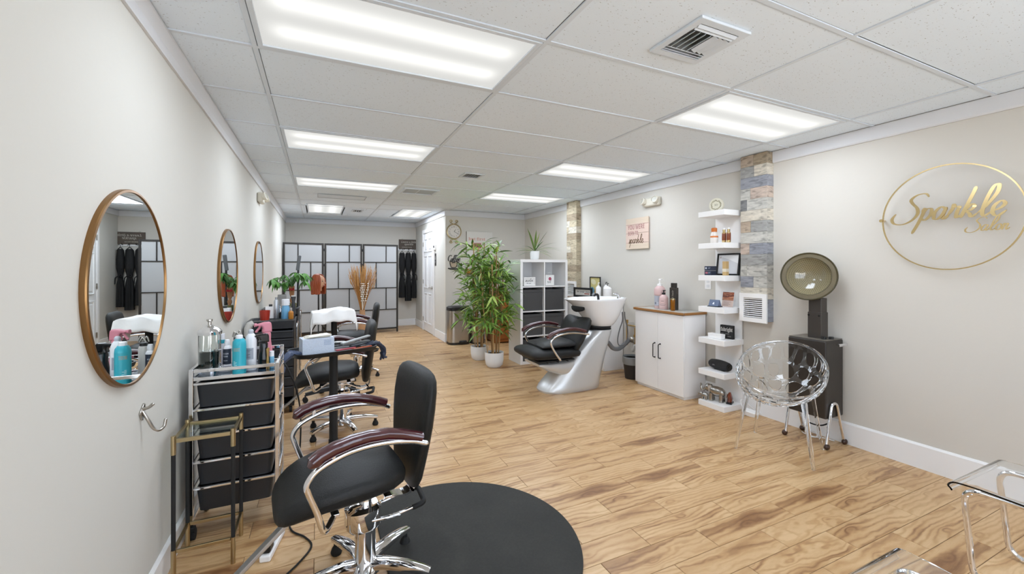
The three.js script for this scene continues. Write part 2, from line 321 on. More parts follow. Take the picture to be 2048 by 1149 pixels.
function cutTile(a, b, d0, d1, [vx, vd, hx, hd]) {               // a tile with a duct opening cut through it
  const w = b - a - 0.0245, d = d1 - d0 - 0.0245, x = vx - (a + b) / 2, y = vd - (d0 + d1) / 2;
  const g = ext([[-w / 2, -d / 2], [w / 2, -d / 2], [w / 2, d / 2], [-w / 2, d / 2]], 0.015, 0, [[[x - hx, y - hd], [x - hx, y + hd], [x + hx, y + hd], [x + hx, y - hd]]]);
  const p = g.attributes.position, u = g.attributes.uv; for (let i = 0; i < p.count; i++) u.setXY(i, p.getX(i) / 1.2192 + 0.5, p.getY(i) / TILE + 0.5);
  const m = part('ceiling_tile', g.rotateX(-PI / 2), M.tile, ceiling); m.position.set((a + b) / 2, CEIL + 0.004, -(d0 + d1) / 2);
}
{
  const geos = {};
  for (let j = -6; j < 13; j++) {
    const d0 = Math.max(rowD(j), FRONT), d1 = Math.min(rowD(j + 1), BACK); if (d1 - d0 < 0.05) continue;
    for (let c = 0; c < 5; c++) {
      const a = cols[c], b = cols[c + 1];
      if (isLamp(c, j) || (j >= 9 && j <= 10 && c >= 1 && c <= 2)) continue;
      if (a > 2.05 && d0 > CLOSET) continue;
      const hole = ventIn(a, b, d0, d1); if (hole) { cutTile(a, b, d0, d1, hole); continue; }
      const w = b - a, d = d1 - d0, k = `${w.toFixed(3)}_${d.toFixed(3)}`;
      const g = geos[k] ??= tileGeo(w - 0.0245, 0.015, d - 0.0245, 0.002, 0, 0, w / 1.2192, d / TILE);
      const m = new THREE.Mesh(g, M.tile); m.name = 'ceiling_tile'; m.castShadow = m.receiveShadow = true;
      m.position.set((a + b) / 2 + rr(-0.0018, 0.0018), CEIL + 0.0035 + rr(0, 0.003), -(d0 + d1) / 2 + rr(-0.0018, 0.0018)); m.rotation.set(PI + rr(-0.002, 0.002), rnd() < 0.5 ? PI : 0, rr(-0.001, 0.001)); ceiling.add(m);
    }
  }
  // two rows by the back wall run the other way: lights turned 90 degrees with tiles between
  const fill = (x0, x1, d0, d1) => { const hole = ventIn(x0, x1, d0, d1); if (hole) return cutTile(x0, x1, d0, d1, hole); const w = x1 - x0, d = d1 - d0; const m = new THREE.Mesh(tileGeo(w - 0.012, 0.015, d - 0.012, 0.002, 0, 0, w / 1.2192, d / TILE), M.tile); m.name = 'ceiling_tile'; m.castShadow = m.receiveShadow = true; m.position.set((x0 + x1) / 2, CEIL + 0.004, -(d0 + d1) / 2); m.rotation.x = PI; ceiling.add(m); };
  const D9 = rowD(8.55), D11 = rowD(11);
  fill(GX[0], -0.19, rowD(9), D11); fill(0.42, 0.9507, rowD(9), D11); fill(0.9507, 1.34, rowD(9), D11); fill(1.95, 2.09, rowD(9), D11);
  fill(-0.19, 0.42, rowD(9) + 1.2192 - 0.2, D11 + 0.0); fill(1.34, 1.95, rowD(9) + 1.2192 - 0.2, D11);
  const tee = (x0, x1, d0, d1) => part('tee_bar', box(x1 - x0, 0.006, d1 - d0, (x0 + x1) / 2, CEIL + 0.003, -(d0 + d1) / 2, 0), M.tee, ceiling);
  for (const x of GX) tee(x - 0.011, x + 0.011, FRONT, x > 2.1 ? CLOSET : BACK);
  for (let j = -5; j < 13; j++) { const d = rowD(j); if (d < FRONT || d > BACK) continue; for (let c = 0; c < 5; c++) { if (j === 10 && (c === 1 || c === 2)) continue; if (cols[c] > 2.05 && d > CLOSET) continue; const b = cols[c + 1] > 2.1 && d > CLOSET ? 2.09 : cols[c + 1]; tee(cols[c] + 0.011, b - 0.011, d - 0.011, d + 0.011); } }
}

// fluorescent ceiling panels: frame, prismatic lens, area light
const lensGlow = canvasTex(512, 256, (c, w, h) => {
  const im = c.createImageData(w, h);
  for (let j = 0; j < h; j++) for (let i = 0; i < w; i++) {
    const y = (j + 0.5) / h, x = (i + 0.5) / w, ends = smooth(0.0, 0.1, x) * smooth(0.0, 0.1, 1 - x);
    const tubes = Math.exp(-(((y - 0.28) / 0.13) ** 2)) + Math.exp(-(((y - 0.72) / 0.13) ** 2));
    const v = 255 * clamp(0.8 + 0.2 * ends * clamp(tubes) + 0.025 * (((i >> 1) + (j >> 1)) % 2 - 0.5)), k = (j * w + i) * 4;
    im.data[k] = v; im.data[k + 1] = v; im.data[k + 2] = v * 0.985; im.data[k + 3] = 255;
  }
  c.putImageData(im, 0, 0);
});
M.lens = std(0x202020, 0.6, { emissive: 0xffffff, emissiveMap: lensGlow, emissiveIntensity: 1.05 });
function ceilingLight(label, x, d, turn, lit = LAMP) {
  const o = thing('ceiling_light', label, 'ceiling light', [x, CEIL, d], turn, 'fluorescent ceiling panels');
  const w = 1.19, h = 0.58, t = 0.022;
  part('frame', [frameGeo(w, h, t, 0.02, 0, 0, -0.016).rotateX(PI / 2), box(w, 0.004, h, 0, 0.06, 0, 0)], M.tee, o);
  part('lens', plane(w - 2 * t, h - 2 * t, 0, 0.004, 0, PI / 2), M.lens, o);
  const l = new THREE.RectAreaLight(LAMP_COLOR, lit, w - 2 * t, h - 2 * t); l.position.set(0, -0.004, 0); l.rotation.x = -PI / 2; o.add(l);
}
const midX = (GX[0] + GX[1]) / 2, midX2 = (GX[2] + GX[3]) / 2;
ceilingLight('large ceiling light panel cropped by the top edge of the photo', midX, rowD(-0.5), 0);
ceilingLight('ceiling light panel second in the left row', midX, rowD(2.5), 0);
ceilingLight('ceiling light panel third in the left row, before the access panel', midX, rowD(5.5), 0, LAMP * 1.35);
ceilingLight('ceiling light panel near the rear left corner, set lengthwise', 0.115, 8.14, PI / 2, LAMP * 1.55);
ceilingLight('ceiling light panel beside the closet, set lengthwise', 1.645, 8.14, PI / 2, LAMP * 1.55);
ceilingLight('ceiling light panel right of the large square air vent', midX2, rowD(-0.5), 0);
ceilingLight('ceiling light panel in front of the far wooden pilaster, middle of the right row', midX2, rowD(2.5), 0);
ceilingLight('ceiling light panel farthest back in the right row', midX2, rowD(5.5), 0, LAMP * 1.35);

// ---------------------------------------------------------------- lettering: a hand-drawn script alphabet (x-height 1)
const SCRIPT = {
  S: [1.45, [[1.75, 1.95], [1.5, 2.25], [0.95, 2.2], [0.62, 1.85], [0.8, 1.5], [1.15, 1.1], [1.28, 0.6], [1.0, 0.1], [0.45, -0.2], [-0.15, -0.1], [-0.4, 0.3], [-0.2, 0.75]]],
  p: [0.86, [[0.1, 0.7], [0.24, 1.02], [0.16, 0.4], [-0.02, -0.4], [-0.22, -1.05]], [[0.1, 0.35], [0.34, 0.92], [0.66, 0.92], [0.7, 0.45], [0.42, 0.04], [0.14, 0.2]]],
  a: [0.9, [[0.68, 0.82], [0.4, 1.02], [0.1, 0.65], [0.1, 0.15], [0.34, 0.04], [0.6, 0.42], [0.72, 0.98]], [[0.72, 0.98], [0.62, 0.35], [0.72, 0.02], [0.96, 0.3]]],
  r: [0.74, [[0, 0.25], [0.2, 0.78], [0.22, 1.12], [0.34, 0.9], [0.58, 0.92], [0.52, 0.5], [0.56, 0.05], [0.82, 0.28]]],
  k: [0.95, [[0.5, 2.35], [0.4, 1.7], [0.24, 0.9], [0.08, 0]], [[0.2, 0.5], [0.5, 1.0], [0.7, 0.85], [0.56, 0.56], [0.3, 0.52], [0.52, 0.3], [0.68, 0.02], [0.96, 0.28]]],
  l: [0.7, [[0.0, 0.3], [0.4, 0.85], [0.76, 1.7], [0.74, 2.3], [0.5, 2.2], [0.3, 1.3], [0.24, 0.4], [0.4, 0.02], [0.72, 0.3]]],
  e: [0.74, [[0.06, 0.36], [0.42, 0.5], [0.64, 0.82], [0.42, 1.06], [0.12, 0.75], [0.12, 0.22], [0.42, -0.04], [0.82, 0.34]]],
  o: [0.78, [[0.4, 1.0], [0.12, 0.72], [0.12, 0.2], [0.36, 0.02], [0.62, 0.32], [0.6, 0.8], [0.4, 1.0], [0.56, 0.84], [0.84, 0.92]]],
  n: [0.9, [[0.02, 0.85], [0.14, 1.0], [0.12, 0.5], [0.04, 0]], [[0.08, 0.45], [0.38, 0.96], [0.54, 0.85], [0.48, 0.3], [0.58, 0.02], [0.88, 0.36]]],
  C: [1.2, [[1.25, 1.75], [1.05, 2.15], [0.55, 2.0], [0.22, 1.2], [0.3, 0.35], [0.75, 0.0], [1.25, 0.35]]],
  f: [0.62, [[0.75, 1.9], [0.55, 2.25], [0.34, 1.7], [0.18, 0.6], [0.0, -0.6], [-0.2, -0.75]], [[-0.05, 0.95], [0.3, 1.0], [0.6, 1.1]]],
  s: [0.6, [[0.05, 0.1], [0.3, 0.7], [0.36, 1.1], [0.5, 0.6], [0.4, 0.1], [0.1, 0.05], [0.62, 0.3]]],
};
function scriptLines(text, slant = 0.22, n = 40) {
  let x = 0; const out = [];
  for (const ch of text) { const [adv, ...strokes] = SCRIPT[ch]; for (const s of strokes) out.push(spline2(s.map(([a, b]) => [x + a + b * slant, b]), n, false)); x += adv; }
  return { lines: out, width: x };
}
function ribbon(line, w, depth, base = 0) {                               // pen stroke: thick downstrokes, thin hairlines
  const L = [], R = [];
  line.forEach((p, i) => {
    const a = line[Math.max(0, i - 1)], b = line[Math.min(line.length - 1, i + 1)], dx = b[0] - a[0], dy = b[1] - a[1], l = Math.hypot(dx, dy) || 1;
    const end = Math.min(1, 0.35 + Math.min(i, line.length - 1 - i) / 5), t = w * end * (0.32 + 0.68 * Math.abs(dy / l) ** 1.5) / 2, nx = -dy / l * t, ny = dx / l * t;
    L.push([p[0] + nx, p[1] + ny]); R.push([p[0] - nx, p[1] - ny]);
  });
  const up = i => base + depth * 0.3 * i / line.length;            // strokes cross over one another, never in one plane
  const rows = line.map((_, i) => [V(L[i][0], L[i][1], up(i)), V(L[i][0], L[i][1], up(i) + depth), V(R[i][0], R[i][1], up(i) + depth), V(R[i][0], R[i][1], up(i))]);
  return loft(rows, 0.5);
}
function scriptGeo(text, size, w, depth, slant) { return scriptLines(text, slant).lines.map((l, i) => ribbon(l.map(([a, b]) => [a * size, b * size]), w, depth, (i % 4) * depth * 0.4)); }
function scriptDraw(c, text, x, y, size, w, color, slant = 0.2) {
  c.strokeStyle = color; c.lineWidth = w; c.lineCap = c.lineJoin = 'round';
  for (const l of scriptLines(text, slant).lines) { c.beginPath(); l.forEach(([a, b], i) => i ? c.lineTo(x + a * size, y - b * size) : c.moveTo(x + a * size, y - b * size)); c.stroke(); }
}

// ---------------------------------------------------------------- ceiling fixtures
// sheet-metal duct rising above a ceiling vent
const ductGeo = (w, d) => [box(0.002, 0.1, d, -w / 2 + 0.001, 0.054, 0, 0), box(0.002, 0.1, d, w / 2 - 0.001, 0.054, 0, 0), box(w - 0.004, 0.1, 0.002, 0, 0.054, -d / 2 + 0.001, 0), box(w - 0.004, 0.1, 0.002, 0, 0.054, d / 2 - 0.001, 0), box(w, 0.002, d, 0, 0.1055, 0, 0)];
{ // large four-way supply diffuser
  const o = thing('ceiling_vent', 'large square air vent with curved louvres in the front ceiling', 'vent', [1.575, CEIL, 1.372]);
  const w = 0.3, t = 0.034;
  part('frame', frameGeo(w, w, t, 0.012, 0, 0, -0.003).rotateX(PI / 2), M.tee, o);
  part('duct', ductGeo(0.236, 0.236), M.duct, o);
  for (let i = 0; i < 7; i++) { const x = -0.1 + i * 0.0325, s = i < 4 ? 1.5 : -1; part('louvre', box(0.026, 0.0022, 0.13, x, -0.0095, 0.005, 0.0008, 0, 0, s * 0.5), i < 4 ? M.tee : M.tee, o); }
  for (const [z, a] of [[-0.075, 0.5], [-0.095, 0.5], [-0.11, 0.5], [0.085, -0.5], [0.102, -0.5]]) part('louvre', box(0.232, 0.0022, 0.017, 0, -0.009, z, 0.0008, a), M.tee, o);
}
{ // small vent
  const o = thing('ceiling_vent', 'small dark-slotted air vent in the middle of the ceiling', 'vent', [1.57, CEIL, 4.46]);
  part('frame', frameGeo(0.24, 0.24, 0.03, 0.008, 0, 0, -0.002).rotateX(PI / 2), M.tee, o);
  part('duct', ductGeo(0.18, 0.18), M.duct, o);
  for (let i = 0; i < 6; i++) part('louvre', box(0.012, 0.002, 0.18, -0.075 + i * 0.03, -0.006, 0, 0.0006, 0, 0, 0.6), M.tee, o);
}
{ // return frame
  const o = thing('return_air_panel', 'shallow rectangular air return panel beyond the small ceiling vent', 'vent', [1.25, CEIL, 5.7]);
  part('frame', frameGeo(0.47, 0.41, 0.03, 0.014, 0, 0, -0.003).rotateX(PI / 2), M.tee, o);
  part('grille', box(0.41, 0.003, 0.36, 0, 0.001, 0, 0), std(0xb6bec6, 0.7), o);
  part('divider', box(0.01, 0.006, 0.36, -0.02, -0.001, 0, 0), M.tee, o);
}
{
  const o = thing('ceiling_vent', 'tiny slotted ceiling vent between the two rear lights', 'vent', [0.655, CEIL, 8.14]);
  part('frame', frameGeo(0.2, 0.33, 0.03, 0.006, 0, 0, -0.001).rotateX(PI / 2), M.tee, o);
  part('duct', ductGeo(0.14, 0.27), M.duct, o);
  for (let i = 0; i < 4; i++) part('louvre', box(0.018, 0.002, 0.27, -0.055 + i * 0.036, -0.005, 0, 0.0006, 0, 0, 0.6), M.tee, o);
}
{
  const o = thing('access_panel', 'flush ceiling access panel behind the third left light', 'panel', [0.32, CEIL, 6.62]);
  part('frame', frameGeo(0.66, 0.33, 0.012, 0.008, 0, 0, -0.001).rotateX(PI / 2), std(0xbcc4cc, 0.6), o);
  part('cover', box(0.63, 0.003, 0.3, 0, 0, 0, 0), M.tee, o);
}

// ---------------------------------------------------------------- emergency lights
function emergencyLight(label, at, turn) {
  const o = thing('emergency_light', label, 'emergency light', at, turn);
  part('housing', soft(0.27, 0.105, 0.055, 0, 0, 0.028, 0.02), M.ivory, o);
  for (const s of [-1, 1]) {
    const l = part('lamp_head', lathe([[0, 0], [0.03, 0], [0.042, 0.02], [0.044, 0.05], [0.036, 0.055], [0.034, 0.046], [0, 0.04]], 20).rotateX(PI / 2 - 0.3).rotateY(s * 0.25).translate(s * 0.09, 0.002, 0.04), M.ivory, o);
    part('lamp_lens', cyl(0.033, 0.033, 0.004, 0, 0.047, 0, 20).rotateX(PI / 2 - 0.3).rotateY(s * 0.25).translate(s * 0.09, 0.002, 0.04), std(0xb5b2a6, 0.2), l);
  }
}
emergencyLight('ivory emergency light high on the left wall past the mirrors', [LEFT, 2.15, 5.55], PI / 2);
emergencyLight('ivory emergency light above the sparkle plank sign', [RIGHT, 2.155, 3.89], -PI / 2);

// ---------------------------------------------------------------- round mirrors on the left wall
const mirror = thing('round_mirror', 'nearest round gold-framed wall mirror, above the coat hook', 'mirror', [LEFT, 1.289, 1.95], PI / 2, 'round mirrors along the left wall');
part('frame', lathe([[0.33, 0.0], [0.35, 0.0], [0.351, 0.014], [0.349, 0.018], [0.341, 0.019], [0.339, 0.013], [0.33, 0.012]], 96, 0.5).rotateX(PI / 2), M.copperFrame, mirror);
part('mirror_glass', cyl(0.3405, 0.3405, 0.004, 0, 0, 0.0125, 96, PI / 2), M.mirror, mirror);
part('backing', cyl(0.34, 0.34, 0.006, 0, 0, 0.004, 48, PI / 2), M.blackMatte, mirror);
copy(mirror, 'middle round gold-framed wall mirror, behind the chrome drawer cart', [LEFT, 1.298, 3.75]);
copy(mirror, 'farthest round gold-framed wall mirror, beside the leafy plant', [LEFT, 1.305, 5.5]);

{ // coat hook under the first mirror
  const o = thing('wall_hook', 'small pewter coat hook on the wall below the nearest mirror', 'hook', [LEFT, 0.77, 2.06], PI / 2);
  part('plate', ext(spline2([[0, 0.05], [0.022, 0.062], [0.03, 0.04], [0.022, 0.02], [0.006, 0], [-0.012, 0.018], [-0.02, 0.035]], 40), 0.007, 0.002), M.steel, o);
  part('hook_arm', tube([V(0, 0.04, 0.005), V(0.002, 0.005, 0.02), V(0.01, -0.035, 0.035), V(0.02, -0.05, 0.05), V(0.035, -0.042, 0.062), V(0.04, -0.018, 0.066)], 0.006), M.steel, o);
  part('spike', tube([V(0, 0.045, 0.006), V(-0.004, 0.05, 0.025), V(-0.01, 0.062, 0.04)], 0.006), M.steel, o);
}

// ---------------------------------------------------------------- wood-plank pilasters on the right wall
const washTex = dataTex(512, 128, (i, j) => {
  const x = i / 512, y = j / 128, a = fbm(x * 5, y * 22, 4), b = noise(x * 20, y * 120), d = smooth(0.62, 0.8, fbm(x * 4 + 30, y * 14 + 8, 3));
  const v = 255 * clamp(0.88 + 0.22 * (a - 0.5) + 0.08 * (b - 0.5) - 0.16 * d); return [v, v * 0.995, v * 0.985];
});
const washes = { tan: 0xcdbaa6, grey: 0xb4b4b2, cream: 0xeae2d3, pink: 0xd8c5b7, slate: 0xa6a9b3, pale: 0xd8d6cf, dark: 0x8f9092, sand: 0xd6c8ad, brown: 0xb9a890 };
for (const k in washes) M['wash_' + k] = std(washes[k], 0.75, { map: washTex });
function pilaster(name, d0, d1, rows, depth, y0) {
  const o = new THREE.Group(); o.name = name; o.userData.kind = 'structure'; o.position.set(RIGHT, 0, -(d0 + d1) / 2); o.rotation.y = -PI / 2; scene.add(o);
  const w = d1 - d0, n = rows.length, h = (CEIL - y0) / n;
  const open = n - 2, yc = CEIL - open * h;                      // the two lowest courses are hollow behind the vent
  part('core', [box(w - 0.012, CEIL - yc - 0.004, depth - 0.006, 0, (CEIL + yc) / 2, (depth - 0.006) / 2, 0), box(w - 0.012, 0.012, depth - 0.006, 0, y0 + 0.008, (depth - 0.006) / 2, 0)], M.wash_brown, o);
  rows.forEach((r, i) => {                                       // r: [colour, share, colour] or [colour]
    const y = CEIL - (i + 0.5) * h, put = (x0, x1, c, side) => {
      const g = box(x1 - x0 - 0.0015, h - 0.0015, 0.006, (x0 + x1) / 2, y, depth - 0.003, 0.001); uvMetres(g, 3, rnd(), rnd()); part('plank', g, M['wash_' + c], o);
    };
    if (i >= open) { /* vent opening */ } else if (r.length === 1) put(-w / 2, w / 2, r[0]); else { const m = -w / 2 + w * r[1]; put(-w / 2, m, r[0]); put(m, w / 2, r[2]); }
    const last = r[r.length - 1];
    for (const [s, c] of [[1, last], [-1, r[0]]]) { const g = box(0.006, h - 0.0015, depth - 0.006, s * (w / 2 - 0.003), y, (depth - 0.006) / 2, 0.001); uvMetres(g, 3, rnd(), rnd()); part('plank', g, M['wash_' + c], o); }
  });
  return o;
}
pilaster('trim_wood_pilaster', 2.41, 2.666, [['tan', 0.5, 'brown'], ['grey', 0.52, 'cream'], ['slate'], ['pale', 0.38, 'pink'], ['dark', 0.25, 'pale'], ['cream'], ['tan', 0.4, 'grey'], ['pale'], ['pink', 0.35, 'slate'], ['grey'], ['pale', 0.25, 'pale'], ['slate', 0.5, 'pale'], ['cream'], ['cream', 0.5, 'slate'], ['pale', 0.4, 'slate']], 0.09, 0.87);
pilaster('trim_wood_pilaster_001', 5.432, 5.71, [['brown', 0.2, 'sand'], ['sand'], ['brown'], ['cream', 0.3, 'sand'], ['sand', 0.2, 'cream'], ['brown'], ['sand'], ['cream', 0.4, 'sand'], ['brown', 0.6, 'sand'], ['sand'], ['brown', 0.4, 'brown'], ['sand'], ['brown', 0.5, 'sand'], ['sand'], ['tan', 0.5, 'sand']], 0.085, 0.89);
function wallGrille(label, d, y, w, h, x) {
  const o = thing('wall_vent', label, 'vent', [x, y, d], -PI / 2);
  const t = 0.04;
  part('frame', frameGeo(w, h, t, 0.018), M.white, o);
  part('duct_back', box(w - 0.06, h - 0.07, 0.002, 0, 0, -0.076, 0), M.duct, o);
  const n = 10; for (let i = 0; i < n; i++) part('slat', box(w - 0.075, 0.0018, 0.0105, 0, -h / 2 + t + (i + 0.5) * (h - 2 * t) / n, 0.008, 0.0005, 0.7), M.white, o);
}
wallGrille('white louvred wall vent at the foot of the nearer plank pilaster', 2.535, 0.99, 0.262, 0.26, RIGHT - 0.09);
wallGrille('white louvred wall vent on the far pilaster behind the shampoo basin', 5.57, 1.015, 0.285, 0.25, RIGHT - 0.085);
{
  const o = thing('outlet_plate', 'white wall outlet plate half hidden behind the display shelves', 'outlet', [RIGHT, 1.19, 3.1], -PI / 2);
  part('plate', box(0.075, 0.118, 0.006, 0, 0, 0.003, 0.002), M.white, o);
  for (const y of [-0.026, 0.026]) part('socket', soft(0.034, 0.03, 0.003, 0, y, 0.0065, 0.004), M.whiteMatte, o);
}

// ---------------------------------------------------------------- round shop sign, clear disc with gold rim and script
{
  const o = thing('round_sign', 'round clear sign with gold rim and gold Sparkle Salon script', 'sign', [RIGHT - 0.045, 1.683, 1.255], -PI / 2);
  const R = 0.338;
  part('disc', cyl(R - 0.002, R - 0.002, 0.005, 0, 0, 0, 96, PI / 2), phy(0xffffff, 0.34, { transmission: 1, thickness: 0, ior: 1.4 }), o);
  part('rim', lathe([[R - 0.006, -0.004], [R + 0.001, -0.004], [R + 0.001, 0.0045], [R - 0.006, 0.0045], [R - 0.006, -0.004]], 128, 0.3).rotateX(PI / 2), M.gold, o);
  part('script', scriptGeo('Sparkle', 0.079, 0.019, 0.003, 0.2).map(g => g.translate(-0.255, -0.012, 0.003)), M.gold, o);
  part('script', scriptGeo('Salon', 0.0365, 0.008, 0.003, 0.25).map(g => g.translate(0.095, -0.1, 0.003)), M.gold, o);
  for (const [x, y] of [[-R - 0.006, 0.01], [R + 0.006, 0.01]]) part('standoff', [cyl(0.008, 0.008, 0.048, x, y, -0.02, 14, PI / 2), cyl(0.011, 0.011, 0.006, x, y, 0.006, 16, PI / 2)], M.gold, o);
}

// ---------------------------------------------------------------- plank sign on the right wall
{
  const o = thing('wall_sign', 'pale wood plank sign reading you were born to sparkle', 'sign', [RIGHT, 1.79, 4.15], -PI / 2);
  const mat = printed(512, 512, (c, w, h) => {
    c.fillStyle = '#dccab6'; c.fillRect(0, 0, w, h);
    for (let i = 0; i < 260; i++) { c.fillStyle = `rgba(${170 + rr(-20, 40)},${140 + rr(-20, 30)},${115},0.10)`; c.fillRect(rr(-50, w), rr(0, h), rr(60, 260), rr(1, 4)); }
    c.fillStyle = 'rgba(228,196,188,0.5)'; c.fillRect(0, 90, w, 330);
    c.fillStyle = '#a87672'; c.textAlign = 'center';
    const tall = (t, y, sx, s) => { c.save(); c.textAlign = 'left'; c.translate(48, y); c.scale(sx, s); c.font = 'bold 64px sans-serif'; c.fillText(t, 0, 0); c.restore(); };
    tall('YOU WERE', 186, 1.2, 1.6); tall('BORN TO', 282, 0.86, 1.45);
    scriptDraw(c, 'sparkle', 70, 412, 60, 12, '#5d4426', 0.1);
  }, 0.8);
  for (const [i, h] of [[0, 0.082], [1, 0.112], [2, 0.122], [3, 0.082]].entries()) {
    const y1 = [0.2, 0.118, 0.006, -0.116][i], hh = h[1], g = box(0.41, hh - 0.0025, 0.016, 0, y1 - hh / 2, 0.02, 0.0015);
    const p = g.attributes.position, u = g.attributes.uv; for (let k = 0; k < p.count; k++) u.setXY(k, p.getX(k) / 0.41 + 0.5, p.getY(k) / 0.4 + 0.5);
    part('plank', g, mat, o);
  }
  for (const s of [-1, 1]) part('batten', box(0.03, 0.36, 0.012, s * 0.14, 0, 0.006), M.wash_sand, o);
}

// ---------------------------------------------------------------- closet front: clock, coffee sign, canvas, basket
{
  const o = thing('wall_clock', 'round cream wall clock with scrolled metal frame on the closet wall', 'clock', [2.245, 2.01, CLOSET]);
  part('case', lathe([[0, 0], [0.128, 0], [0.14, 0.012], [0.14, 0.03], [0.126, 0.034], [0.118, 0.02], [0, 0.02]], 48).rotateX(PI / 2), M.paleGold, o);
  part('dial', cyl(0.12, 0.12, 0.003, 0, 0, 0.022, 48, PI / 2), std(0xffffff, 0.6), o);
  part('dial_print', mv(new THREE.CircleGeometry(0.119, 48), 0, 0, 0.0245), printed(256, 256, (c) => {
    c.fillStyle = '#d8d2ca'; c.fillRect(0, 0, 256, 256); c.strokeStyle = '#8a8078'; c.lineWidth = 2; c.beginPath(); c.arc(128, 128, 118, 0, 7); c.stroke();
    c.fillStyle = '#4b4440'; c.font = '30px serif'; c.textAlign = 'center'; c.textBaseline = 'middle';
    ['XII', 'I', 'II', 'III', 'IV', 'V', 'VI', 'VII', 'VIII', 'IX', 'X', 'XI'].forEach((t, i) => { c.save(); c.translate(128, 128); c.rotate(i * PI / 6); c.translate(0, -92); c.fillText(t, 0, 0); c.restore(); });
  }), o);
  part('hour_hand', rod(V(0, 0, 0.028), V(0.035, 0.045, 0.028), 0.004, 0.002), M.blackMatte, o);
  part('minute_hand', rod(V(0, 0, 0.029), V(0.08, -0.045, 0.029), 0.003, 0.0015), M.blackMatte, o);
  for (const s of [-1, 1]) for (const q of [-1, 1]) part('scroll', tube([V(q * 0.01, s * 0.14, 0.012), V(q * 0.05, s * 0.155, 0.012), V(q * 0.075, s * 0.19, 0.012), V(q * 0.05, s * 0.21, 0.012), V(q * 0.03, s * 0.19, 0.012), V(q * 0.045, s * 0.178, 0.012)], 0.009), M.paleGold, o);
}
{
  const o = thing('coffee_sign', 'dark metal cutout of the word Coffee over a cup', 'sign', [2.25, 1.42, CLOSET]);
  part('script', scriptGeo('Coffee', 0.05, 0.013, 0.006, 0.15).map(g => g.translate(-0.125, 0.05, 0.004)), M.blackMatte, o);
  part('cup', ext([[-0.075, 0.04], [0.06, 0.04], [0.05, -0.03], [0.025, -0.065], [-0.04, -0.065], [-0.065, -0.03]], 0.006, 0.001).translate(0, 0, 0.002), std(0xb5a28b, 0.6), o);
  part('cup_outline', [tube([V(-0.075, 0.04, 0.009), V(-0.065, -0.03, 0.009), V(-0.04, -0.065, 0.009), V(0.025, -0.065, 0.009), V(0.05, -0.03, 0.009), V(0.06, 0.04, 0.009), V(-0.008, 0.03, 0.009)], 0.006, 60, 8, true), tube([V(0.055, 0.02, 0.008), V(0.09, 0.025, 0.008), V(0.1, -0.01, 0.008), V(0.07, -0.04, 0.008), V(0.045, -0.035, 0.008)], 0.006)], M.blackMatte, o);
  part('saucer', tube([V(-0.115, -0.08, 0.006), V(-0.06, -0.098, 0.006), V(0, -0.102, 0.006), V(0.06, -0.098, 0.006), V(0.115, -0.08, 0.006), V(0, -0.085, 0.006)], 0.006, 60, 8, true), M.blackMatte, o);
}
{
  const o = thing('canvas_print', 'square white canvas print with pink lettering behind the bamboo', 'picture', [2.735, 1.79, CLOSET]);
  part('canvas', box(0.51, 0.46, 0.045, 0, 0, 0.0225), std(0xaaa49b, 0.9), o);
  part('print', plane(0.508, 0.458, 0, 0, 0.0456), printed(256, 256, c => {
    c.fillStyle = '#d9d5ce'; c.fillRect(0, 0, 256, 256); c.fillStyle = '#c98f7f'; c.font = 'bold 40px serif'; c.textAlign = 'center'; c.fillText('but first', 100, 90);
    c.fillStyle = '#6d4b42'; c.fillRect(70, 120, 70, 50); c.fillStyle = '#c98f7f'; for (let i = 0; i < 6; i++) c.fillRect(62 + i * 15, 110, 6, 80);
  }, 0.9), o);
}
{
  const o = thing('wall_basket', 'amber woven wall basket beneath the canvas print', 'basket', [2.54, 1.285, CLOSET]);
  part('bowl', loft([ring(0, -0.05, 0.055, 0.055, 0.035), ring(0, -0.03, 0.06, 0.08, 0.052), ring(0, 0.045, 0.062, 0.095, 0.06), ring(0, 0.045, 0.062, 0.087, 0.052), ring(0, -0.02, 0.06, 0.07, 0.045)]), std(0xa36a1f, 0.55), o);
  part('handle', tube([V(-0.085, 0.045, 0.06), V(-0.05, 0.11, 0.03), V(0, 0.13, 0.01), V(0.05, 0.11, 0.03), V(0.085, 0.045, 0.06)], 0.004), M.blackMatte, o);
}
{ // stainless pedal bin
  const o = thing('pedal_bin', 'tall brushed stainless pedal bin with black lid against the closet wall', 'bin', [2.265, 0, 7.17]);
  part('body', loft([ring(0, 0.035, 0, 0.19, 0.145, 4, 48), ring(0, 0.6, 0, 0.19, 0.145, 4, 48)]), M.steel, o);
  part('base', loft([ring(0, 0, 0, 0.193, 0.148, 4, 48), ring(0, 0.04, 0, 0.193, 0.148, 4, 48)]), M.blackPlastic, o);
  part('lid', loft([ring(0, 0.595, 0, 0.195, 0.15, 4, 48), ring(0, 0.65, 0, 0.195, 0.15, 4, 48), ring(0, 0.665, 0, 0.17, 0.125, 4, 48)]), M.blackPlastic, o);
  part('pedal', soft(0.13, 0.05, 0.05, 0.04, 0.045, 0.16, 0.012), M.blackPlastic, o);
}
{
  const o = thing('waste_bin', 'short stainless bin half hidden behind the bamboo stems', 'bin', [2.6, 0, 7.1]);
  part('body', cyl(0.13, 0.13, 0.38, 0, 0.2, 0, 32), M.steel, o);
  part('rim', cyl(0.134, 0.134, 0.03, 0, 0.405, 0, 32), M.blackPlastic, o);
  part('base', cyl(0.133, 0.133, 0.02, 0, 0.01, 0, 32), M.blackPlastic, o);
}
